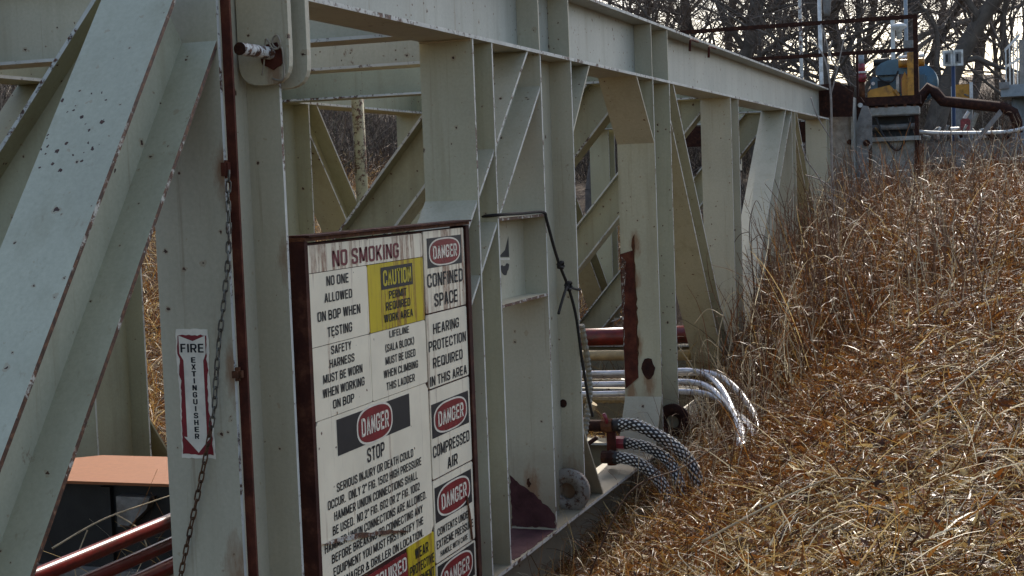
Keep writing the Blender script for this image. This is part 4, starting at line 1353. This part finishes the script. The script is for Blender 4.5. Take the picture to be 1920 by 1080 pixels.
WL = 'bare grey-brown tree standing in the tangled wood behind the machinery'
spots_ = [(1410, 36, 3, 1.0, 'dark thick-trunked bare tree behind the long upper part of the guard rail'), (1480, 40, 1, .95, 'bare tree with a slanting trunk behind the lamp pole'), (1693, 38, 3, .9, 'bare tree with dark straight trunk just behind the end of the guard rail')]
for u, y, k, s, lab in spots_:
    tree(k, wood_x(u, y), y, u*1.3, s, lab, None)
rnd = random.Random(5)
for i in range(11):
    u = 1160+i*76+rnd.uniform(-22, 22)
    y = (34, 44, 39, 52, 47)[i % 5]+rnd.uniform(-2, 2)
    tree(i % 4, wood_x(u, y), y, rnd.uniform(0, 6.28), rnd.uniform(.85, 1.15), WL)
for u, y in ((1230, 57), (1330, 60), (1440, 56), (1540, 59), (1640, 55), (1760, 58), (1880, 56), (1960, 52)):
    tree(2, wood_x(u, y), y, rnd.uniform(0, 6.28), rnd.uniform(.9, 1.2), 'slim bare tree deep in the wood, thinner than the trunks before it', 'slim bare trees deep in the wood')
for u, y in ((700, 46), (900, 50), (560, 44), (1040, 48)):
    tree(rnd.randrange(4), wood_x(u, y), y, rnd.uniform(0, 6.28), .9, 'bare tree on the slope beyond the far side of the frame', 'bare trees on the far slope')
# the big leaning limb
lt = thing('leaning_tree', 'big dark tree whose heavy trunk leans over behind the twin panels', 'tree', (-1.95, 33, 1.2))
tp = smooth_path([(-2.15, 33, 1.0), (-1.9, 33, 2.6), (-1.55, 33, 3.7), (-.9, 33, 4.9), (.0, 33, 6.0), (1.3, 33, 7.4), (2.6, 33, 8.3)], 5)
put('trunk', tube(tp, .2, 9, rr=[.26-.19*i/len(tp) for i in range(len(tp))]), M['bark'], lt, True)
lr = random.Random(3)
for i in range(8, len(tp)-2, 3):
    q = tp[i]
    d = V((lr.uniform(-.4, .9), lr.uniform(-.3, .3), lr.uniform(.2, 1))).normalized()
    L = lr.uniform(1.4, 2.8)
    br = [q]
    for k in range(6):
        d = (d+V((lr.gauss(0, .2), lr.gauss(0, .15), lr.gauss(0, .2)))).normalized()
        br.append(br[-1]+d*L/6)
    put('limb', tube(br, .06, 6, rr=[.085*(1-.12*k) for k in range(7)]), M['bark'], lt, True)
ct = tree_geo(77, 7, .1, .2, .3, 1.0, 4)
v, f = add_tubes(sorted(ct[1], key=lambda s: -s[2])[:5000], 3)
put('crown', ([(a[0]*.9-.3, a[1]+33, a[2]*.8+3.6) for a in v], f), M['twig'], lt, True)


# ------------------------------------------------------------------ grass, brush, thatch: masses nobody could count
def ribbons(name, x, y, hgt, lean_dir, lean, curl, width, cols, mat, seg=4, zoff=-.02, tipw=.3, length=None):
    """many curved blades as one object"""
    n = len(x)
    z = ground_z(x, y)+zoff
    p = np.stack([x, y, z], 1)
    az = lean_dir
    el = np.pi/2-lean
    pts = [p]
    L = hgt/seg
    daz = rng.normal(0, .25, n)
    for s_ in range(seg):
        d = np.stack([np.cos(az)*np.cos(el), np.sin(az)*np.cos(el), np.sin(el)], 1)
        p = p+d*L[:, None]
        pts.append(p)
        el = el-curl/seg*(1+.5*s_)
        az = az+daz
    Pm = np.stack(pts, 1)
    g = ground_z(Pm[:, :, 0].ravel(), Pm[:, :, 1].ravel()).reshape(Pm.shape[:2])
    Pm[:, :, 2] = np.maximum(Pm[:, :, 2], g+rng.uniform(.005, .05, n)[:, None]-(np.arange(seg+1) == 0)*.05)
    th = rng.uniform(0, np.pi*2, n)
    tg = Pm[:, 1]-Pm[:, 0]
    side_ = np.cross(tg, np.stack([np.cos(th), np.sin(th), np.full(n, .4)], 1))
    side_ /= np.maximum(np.linalg.norm(side_, axis=1, keepdims=True), 1e-9)
    wv = (np.linspace(1, tipw, seg+1)[None, :]*width[:, None]*.5)[:, :, None]
    a = Pm-side_[:, None, :]*wv
    b = Pm+side_[:, None, :]*wv
    V_ = np.stack([a, b], 2).reshape(-1, 3)
    base = (np.arange(n)*(seg+1)*2)[:, None]
    k = np.arange(seg)[None, :]*2
    q = np.stack([base+k, base+k+1, base+k+3, base+k+2], 2).reshape(-1, 4)
    me = bpy.data.meshes.new(name)
    me.vertices.add(len(V_))
    me.vertices.foreach_set('co', V_.ravel())
    me.loops.add(q.size)
    me.loops.foreach_set('vertex_index', q.ravel().astype(np.int32))
    me.polygons.add(len(q))
    me.polygons.foreach_set('loop_start', np.arange(0, q.size, 4, dtype=np.int32))
    me.materials.append(mat)
    at = me.color_attributes.new('tint', 'FLOAT_COLOR', 'POINT')
    c4 = np.ones((n, (seg+1)*2, 4))
    c4[:, :, :3] = cols[:, None, :]
    at.data.foreach_set('color', c4.ravel())
    me.update(calc_edges=True)
    o = bpy.data.objects.new(name, me)
    COL.objects.link(o)
    o['kind'] = 'stuff'
    return o


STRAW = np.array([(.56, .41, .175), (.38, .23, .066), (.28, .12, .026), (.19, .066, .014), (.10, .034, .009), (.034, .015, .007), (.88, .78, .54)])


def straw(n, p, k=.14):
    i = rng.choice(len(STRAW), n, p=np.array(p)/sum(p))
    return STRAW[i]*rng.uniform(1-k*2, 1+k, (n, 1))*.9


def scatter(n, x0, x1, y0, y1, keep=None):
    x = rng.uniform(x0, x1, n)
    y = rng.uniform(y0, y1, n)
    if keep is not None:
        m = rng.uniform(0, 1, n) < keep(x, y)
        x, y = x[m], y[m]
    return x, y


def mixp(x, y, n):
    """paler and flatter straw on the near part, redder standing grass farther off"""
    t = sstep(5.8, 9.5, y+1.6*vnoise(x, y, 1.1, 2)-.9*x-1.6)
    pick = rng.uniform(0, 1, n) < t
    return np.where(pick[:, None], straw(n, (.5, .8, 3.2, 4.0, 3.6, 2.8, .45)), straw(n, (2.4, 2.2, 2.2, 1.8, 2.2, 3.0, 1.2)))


def patchy(x, y):
    return np.clip(.62+.75*vnoise(x, y, .33, 4)+.35*vnoise(x, y, .9, 6), .12, 1)


def tufts(n, per, x0, x1, y0, y1, spread_):
    """blade roots gathered in clumps, each blade pointing out of its clump"""
    cx_, cy_ = scatter(n, x0, x1, y0, y1, patchy)
    m = len(cx_)
    size = rng.uniform(.5, 1.5, m)
    an = rng.uniform(0, 2*np.pi, (m, per))
    rr_ = np.abs(rng.normal(0, spread_, (m, per)))*size[:, None]
    x = (cx_[:, None]+np.cos(an)*rr_).ravel()
    y = (cy_[:, None]+np.sin(an)*rr_).ravel()
    ok = x > -2.745
    return x[ok], y[ok], (an+rng.normal(0, .7, an.shape)).ravel()[ok], np.repeat(size, per)[ok]


# flattened thatch
x, y = scatter(62000, -2.74, .45, 4.3, 14, lambda x, y: np.clip(1.25-.06*y, .3, 1))
n = len(x)
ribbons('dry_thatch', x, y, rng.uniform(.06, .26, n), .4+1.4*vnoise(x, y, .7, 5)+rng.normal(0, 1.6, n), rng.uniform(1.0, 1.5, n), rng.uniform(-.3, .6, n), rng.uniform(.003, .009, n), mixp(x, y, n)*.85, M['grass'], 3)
# clumps
x, y, az_, sz_ = tufts(3600, 18, -2.74, .45, 4.3, 14.5, .045)
n = len(x)
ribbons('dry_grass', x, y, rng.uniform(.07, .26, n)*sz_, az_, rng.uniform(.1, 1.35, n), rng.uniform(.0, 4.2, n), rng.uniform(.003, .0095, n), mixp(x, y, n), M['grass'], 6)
# long bent and broken stems
x, y = scatter(6000, -2.74, .4, 4.5, 14, lambda x, y: patchy(x+3, y))
n = len(x)
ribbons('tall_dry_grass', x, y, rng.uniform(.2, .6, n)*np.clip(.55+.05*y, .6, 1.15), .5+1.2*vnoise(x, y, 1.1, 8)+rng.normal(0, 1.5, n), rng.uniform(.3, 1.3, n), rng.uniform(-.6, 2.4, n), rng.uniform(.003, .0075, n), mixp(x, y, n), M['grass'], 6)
# long pale reeds lying across the bank
x, y = scatter(800, -2.5, .3, 5, 16)
n = len(x)
ribbons('lying_reeds', x, y, rng.uniform(.12, .6, n), .45+rng.normal(0, 1.0, n), rng.uniform(.75, 1.25, n), rng.uniform(.1, .7, n), rng.uniform(.007, .014, n), straw(n, (3, 1.2, .3, 0, 0, .4, 4)), M['grass'], 6)
# broad dead leaves among the stems
x, y = scatter(5200, -2.7, .4, 4.6, 15, patchy)
n = len(x)
ribbons('dead_leaves', x, y, rng.uniform(.04, .11, n), rng.uniform(0, 6.28, n), rng.uniform(.6, 1.5, n), rng.uniform(-1, 2.5, n), rng.uniform(.012, .03, n), straw(n, (.6, 1, 2, 3, 3, 2, .3)), M['grass'], 3, zoff=.05, tipw=.2)
# fringe growing up against the frame
x, y = scatter(8000, -2.745, -2.3, 6.8, 14.5)
n = len(x)
ribbons('fringe_grass', x, y, rng.uniform(.15, .55, n)*np.clip(.25+.065*y, .6, 1.2), rng.uniform(0, 6.28, n), rng.uniform(.05, .9, n), rng.uniform(.4, 3.2, n), rng.uniform(.003, .008, n), straw(n, (1.6, 2, 3, 3, 2, 1.4, .8)), M['grass'], 7)
# standing clumps farther up the bank
x, y, az_, sz_ = tufts(4200, 16, -2.74, .6, 13.5, 24.5, .09)
n = len(x)
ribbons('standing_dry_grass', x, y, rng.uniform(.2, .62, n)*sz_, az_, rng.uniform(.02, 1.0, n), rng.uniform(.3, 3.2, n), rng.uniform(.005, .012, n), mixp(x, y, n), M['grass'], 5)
x, y = scatter(20000, -2.74, .6, 13.5, 25)
n = len(x)
ribbons('bank_thatch', x, y, rng.uniform(.15, .4, n), rng.uniform(0, 6.28, n), rng.uniform(.6, 1.4, n), rng.uniform(0, 1.2, n), rng.uniform(.006, .013, n), mixp(x, y, n)*.9, M['grass'], 3)
# branching dry weeds, many and tangled
def weeds(name, n, x0, x1, y0, y1, h0, h1, r0, mat):
    wr = random.Random(len(name))
    segs = []
    for _ in range(n):
        x, y = wr.uniform(x0, x1), wr.uniform(y0, y1)
        p = V((x, y, float(ground_z(x, y))-.03))
        h = wr.uniform(h0, h1)
        d = V((wr.gauss(0, .12), wr.gauss(0, .12), 1)).normalized()
        m = 9
        for i in range(m):
            d = (d+V((wr.gauss(0, .09), wr.gauss(0, .09), wr.gauss(0, .03)))).normalized()
            q = p+d*(h/m)
            ra, rb = r0*(1-.7*i/m), r0*(1-.7*(i+1)/m)
            segs.append((tuple(p), tuple(q), ra, rb))
            if i > 2 and wr.random() < .62:
                e = (d*.6+V((wr.gauss(0, .6), wr.gauss(0, .6), wr.uniform(-.1, .5)))).normalized()
                b = q
                L = wr.uniform(.06, .26)
                cu = V((wr.gauss(0, .35), wr.gauss(0, .35), wr.gauss(-.2, .3)))
                for j in range(4):
                    e = (e+cu*.5).normalized()
                    c = b+e*L/4
                    segs.append((tuple(b), tuple(c), rb*.7*(1-.15*j), rb*.7*(1-.15*(j+1))))
                    b = c
            p = q
    v, f = add_tubes(segs, 3)
    o = put(name, (v, f), mat)
    o['kind'] = 'stuff'
    return o


weeds('branching_weeds', 230, -2.70, -1.75, 13.2, 22, .7, 1.5, .0085, M['weed_brown'])
weeds('pale_branching_weeds', 70, -2.66, -1.7, 12.2, 21, .6, 1.3, .0085, M['stalk'])
weeds('slope_weeds', 210, -2.5, -.3, 11.5, 18.5, .4, .95, .0065, M['weed_brown'])
weeds('pale_slope_weeds', 120, -2.5, -.1, 10.5, 18.5, .35, .85, .0055, M['stalk'])
weeds('hose_weeds', 60, -2.68, -1.9, 9.8, 12.4, .3, .75, .004, M['weed_brown'])
weeds('pale_hose_weeds', 40, -2.68, -1.9, 9.8, 12.6, .3, .8, .004, M['stalk'])
weeds('bank_weeds', 150, -2.4, .2, 18.5, 23.2, .45, 1.05, .009, M['weed_brown'])
weeds('pale_bank_weeds', 60, -2.4, .2, 17.5, 23.2, .4, .95, .009, M['stalk'])
x, y = scatter(110, -4.7, -3.3, 6.0, 6.5)
n = len(x)
ribbons('straws_by_pipes', x, y, rng.uniform(.8, 1.45, n), rng.uniform(0, 6.28, n), rng.uniform(.05, .5, n), rng.uniform(.2, 1.6, n), rng.uniform(.004, .008, n), straw(n, (3, 2, 2, 2, 2, 1, 1)), M['grass'], 7)
# tall weeds along the far half of the frame
x, y = scatter(1500, -2.72, -1.2, 12.0, 23)
n = len(x)
ribbons('tall_weeds', x, y, rng.uniform(.5, 1.45, n), rng.uniform(0, 6.28, n), rng.uniform(.0, .5, n), rng.uniform(.0, 1.6, n), rng.uniform(.006, .012, n), straw(n, (1.0, 1, 2.4, 3.4, 3.4, 3, .8)), M['grass'], 8)
x, y = scatter(330, -2.72, -1.9, 12.5, 20)
n = len(x)
ribbons('curled_weeds', x, y, rng.uniform(.6, 1.3, n), rng.uniform(0, 6.28, n), rng.uniform(.0, .4, n), rng.uniform(1.5, 4.0, n), rng.uniform(.009, .014, n), straw(n, (2, 1, 1, 1, 1, 1, 3)), M['grass'], 9)
# weeds under and beyond the frame
x, y = scatter(9000, -6.2, -2.8, 5, 22)
n = len(x)
ribbons('weeds_under_frame', x, y, rng.uniform(.12, .55, n), rng.uniform(0, 6.28, n), rng.uniform(.1, 1.2, n), rng.uniform(.2, 2, n), rng.uniform(.004, .008, n), straw(n, (2, 2, 2, 2, 2, 2, .6)), M['grass'], 4)
x, y = scatter(120000, -18, -6.5, 9, 34, lambda x, y: np.where((x/y > -.8) & (x/y < -.2), np.clip(1.2-.028*y, .25, 1), 0))
n = len(x)
ribbons('hillside_grass', x, y, rng.uniform(.2, .6, n), rng.uniform(0, 6.28, n), rng.uniform(.1, 1.1, n), rng.uniform(.3, 1.8, n), rng.uniform(.006, .013, n), straw(n, (2.2, 2.8, 3, 2.4, 1.6, 1, .8)), M['grass'], 3)
# brush in the wood
BR_ = np.array([(.13, .10, .075), (.085, .062, .047), (.055, .04, .03), (.22, .17, .12), (.30, .24, .18), (.10, .10, .055)])


def brushcol(n, p):
    return BR_[rng.choice(6, n, p=np.array(p)/sum(p))]*rng.uniform(.7, 1.2, (n, 1))


x, y = scatter(215000, -36, 4, 27, 62, lambda x, y: np.where((x/y > -.78) & (x < .05*y+.5), np.clip(1.4-.02*y, .2, 1)*np.where(x/y < -.36, .7, 1), 0)*np.where((x < -6) & (ground_z(x, y) < 1.75), 0, 1))
n = len(x)
ribbons('brush', x, y, rng.uniform(.4, 2.4, n)*np.clip(.75+.5*vnoise(x, y, 3, 2), .45, 1.25), rng.uniform(0, 6.28, n), rng.uniform(.0, .9, n), rng.uniform(-.2, 1.6, n), rng.uniform(.008, .022, n), brushcol(n, (4, 4, 3, 1.6, .6, .8)), M['brush'], 3, tipw=.35)

# ------------------------------------------------------------------ single stalks and saplings in front
sp = thing('sapling', 'pale leafless sapling standing in front of the grey end lugs', 'sapling', (-2.2, 18, .6))
put('stem', tube(smooth_path([(-2.2, 18, .5), (-2.2, 18, 1.3), (-2.21, 18, 2.0), (-2.2, 18, 2.6), (-2.22, 18, 2.95), (-2.29, 18, 3.2), (-2.42, 18, 3.38)], 4), .012, 6, rr=[.02-.0005*i for i in range(25)]), M['sapling'], sp, True)
for pts in ([(-2.21, 18, 2.2), (-2.36, 18.05, 2.45), (-2.45, 18.1, 2.7)], [(-2.2, 18, 2.72), (-2.12, 18, 3.0), (-2.05, 18, 3.3), (-2.0, 18, 3.5)], [(-2.2, 18, 1.4), (-2.35, 17.9, 1.75), (-2.48, 17.9, 1.95), (-2.55, 17.9, 2.15)],
            [(-2.2, 18, 1.25), (-2.02, 17.95, 1.5), (-1.93, 17.9, 1.72)], [(-2.2, 18, 1.6), (-2.35, 18, 1.72), (-2.52, 18, 1.78)], [(-2.22, 18, 2.95), (-2.22, 18, 3.25), (-2.3, 18, 3.55)], [(-2.12, 18, 3.0), (-2.2, 18, 3.2), (-2.17, 18, 3.35)]):
    put('twig', tube(smooth_path(pts, 4), .008, 5), M['sapling'], sp, True)


def stalk(pts, r, mat, label, name='weed_stalk', cat='weed', grp=None, twigs=()):
    t = thing(name, label, cat, pts[0], grp)
    pth = smooth_path(pts, 6)
    put('stem', tube(pth, r, 5, rr=[r*(1-.6*i/len(pth)) for i in range(len(pth))]), mat, t, True)
    for tw in twigs:
        put('twig', tube(smooth_path(tw, 5), r*.6, 5), mat, t, True)
    return t


def gz(x, y, d=0):
    return (x, y, float(ground_z(x, y))+d)


stalk([gz(-2.55, 12.6, 0), (-2.52, 12.5, .35), (-2.47, 12.5, .62), (-2.42, 12.5, .78), (-2.35, 12.5, .83)], .006, M['stalk'], 'tall pale kinked grass stalk rising beside the hoses', twigs=([(-2.47, 12.5, .62), (-2.60, 12.5, .68), (-2.72, 12.5, .55)], [(-2.52, 12.5, .35), (-2.62, 12.5, .42), (-2.68, 12.5, .3)]))
stalk([gz(-2.55, 14.6, 0), (-2.58, 14.6, .9), (-2.60, 14.6, 1.3), (-2.53, 14.6, 1.55), (-2.47, 14.6, 1.45)], .006, M['brown_stalk'], 'dark hooked weed standing against the light diagonal brace', twigs=([(-2.6, 14.6, 1.25), (-2.7, 14.6, 1.22), (-2.78, 14.6, 1.1)], [(-2.59, 14.6, 1.15), (-2.5, 14.6, 1.22), (-2.42, 14.6, 1.18)]))
stalk([gz(-2.3, 15.6, 0), (-2.36, 15.6, .8), (-2.4, 15.6, 1.4), (-2.5, 15.6, 1.75)], .007, M['brown_stalk'], 'slim brown weed in front of the last posts', twigs=([(-2.38, 15.6, 1.1), (-2.2, 15.6, 1.35), (-2.1, 15.6, 1.5)], [(-2.37, 15.6, .9), (-2.55, 15.6, 1.1)]))
stalk([gz(-2.0, 17, 0), (-2.05, 17, 1.2), (-2.1, 17, 1.7), (-2.02, 17, 2.0)], .007, M['sapling'], 'pale forked weed beside the sapling', twigs=([(-2.06, 17, 1.25), (-1.9, 17, 1.5), (-1.85, 17, 1.65)], [(-2.08, 17, 1.5), (-2.25, 17, 1.62)]))
stalk([gz(-2.45, 8.1, .05), (-2.2, 8.2, .0), (-1.9, 8.35, .14), (-1.65, 8.55, .30)], .0065, M['brown_stalk'], 'thin fallen brown twig half buried in the matted grass', 'fallen_twig', 'twig', twigs=([(-2.2, 8.2, .0), (-2.05, 8.2, .12), (-1.95, 8.25, .2)],))
stalk([(-1.45, 6.7, .12), (-1.2, 6.75, .26), (-1.0, 6.8, .36), (-.85, 6.85, .42)], .007, M['stalk'], 'long pale broken reed lying on the grass near the lower edge', 'fallen_reed', 'reed')
stalk([(-.75, 8.3, .30), (-.5, 8.5, .5), (-.3, 8.7, .66), (-.15, 8.9, .75)], .008, M['stalk'], 'bright pale reed lying on the upper part of the grass bank', 'fallen_reed', 'reed')
# straws in front of the red pipes and a seed-head twig by the cross brace
stalk([(-4.5, 6.0, .12), (-4.35, 6.2, .22), (-4.2, 6.4, .27), (-3.95, 6.45, .35)], .006, M['stalk'], 'long bent straw slung in front of the orange sheet', 'straw', 'straw', twigs=([(-4.4, 6.15, .18), (-4.45, 6.1, .0), (-4.4, 6.1, -.12)], [(-4.3, 6.25, .24), (-4.2, 6.3, .15), (-4.15, 6.3, .02)]))
stalk([(-4.3, 6.5, -.3), (-4.25, 6.5, .0), (-4.15, 6.5, .15), (-4.08, 6.5, .25)], .007, M['brown_stalk'], 'brown twig crossing the red pipes under the orange sheet', 'twig', 'twig', twigs=([(-4.25, 6.5, 0), (-4.35, 6.5, .1), (-4.45, 6.5, .12)],))
tw = stalk([(-4.0, 8.4, 1.45), (-3.75, 8.4, 1.5), (-3.6, 8.4, 1.53), (-3.45, 8.4, 1.61)], .005, M['black_steel'], 'thin dark twig with round seed heads by the second post', 'twig', 'twig', twigs=([(-4.0, 8.4, 1.33), (-3.8, 8.4, 1.36), (-3.68, 8.4, 1.4), (-3.62, 8.4, 1.47)],))
for c in ((-3.74, 8.4, 1.51), (-3.62, 8.4, 1.47), (-3.72, 8.4, 1.46)):
    put('seed_head', tube([(c[0], c[1], c[2]-.018), (c[0], c[1], c[2]-.01), (c[0], c[1], c[2]+.01), (c[0], c[1], c[2]+.018)], .01, 7, rr=[.004, .016, .016, .004]), M['black_steel'], tw, True)
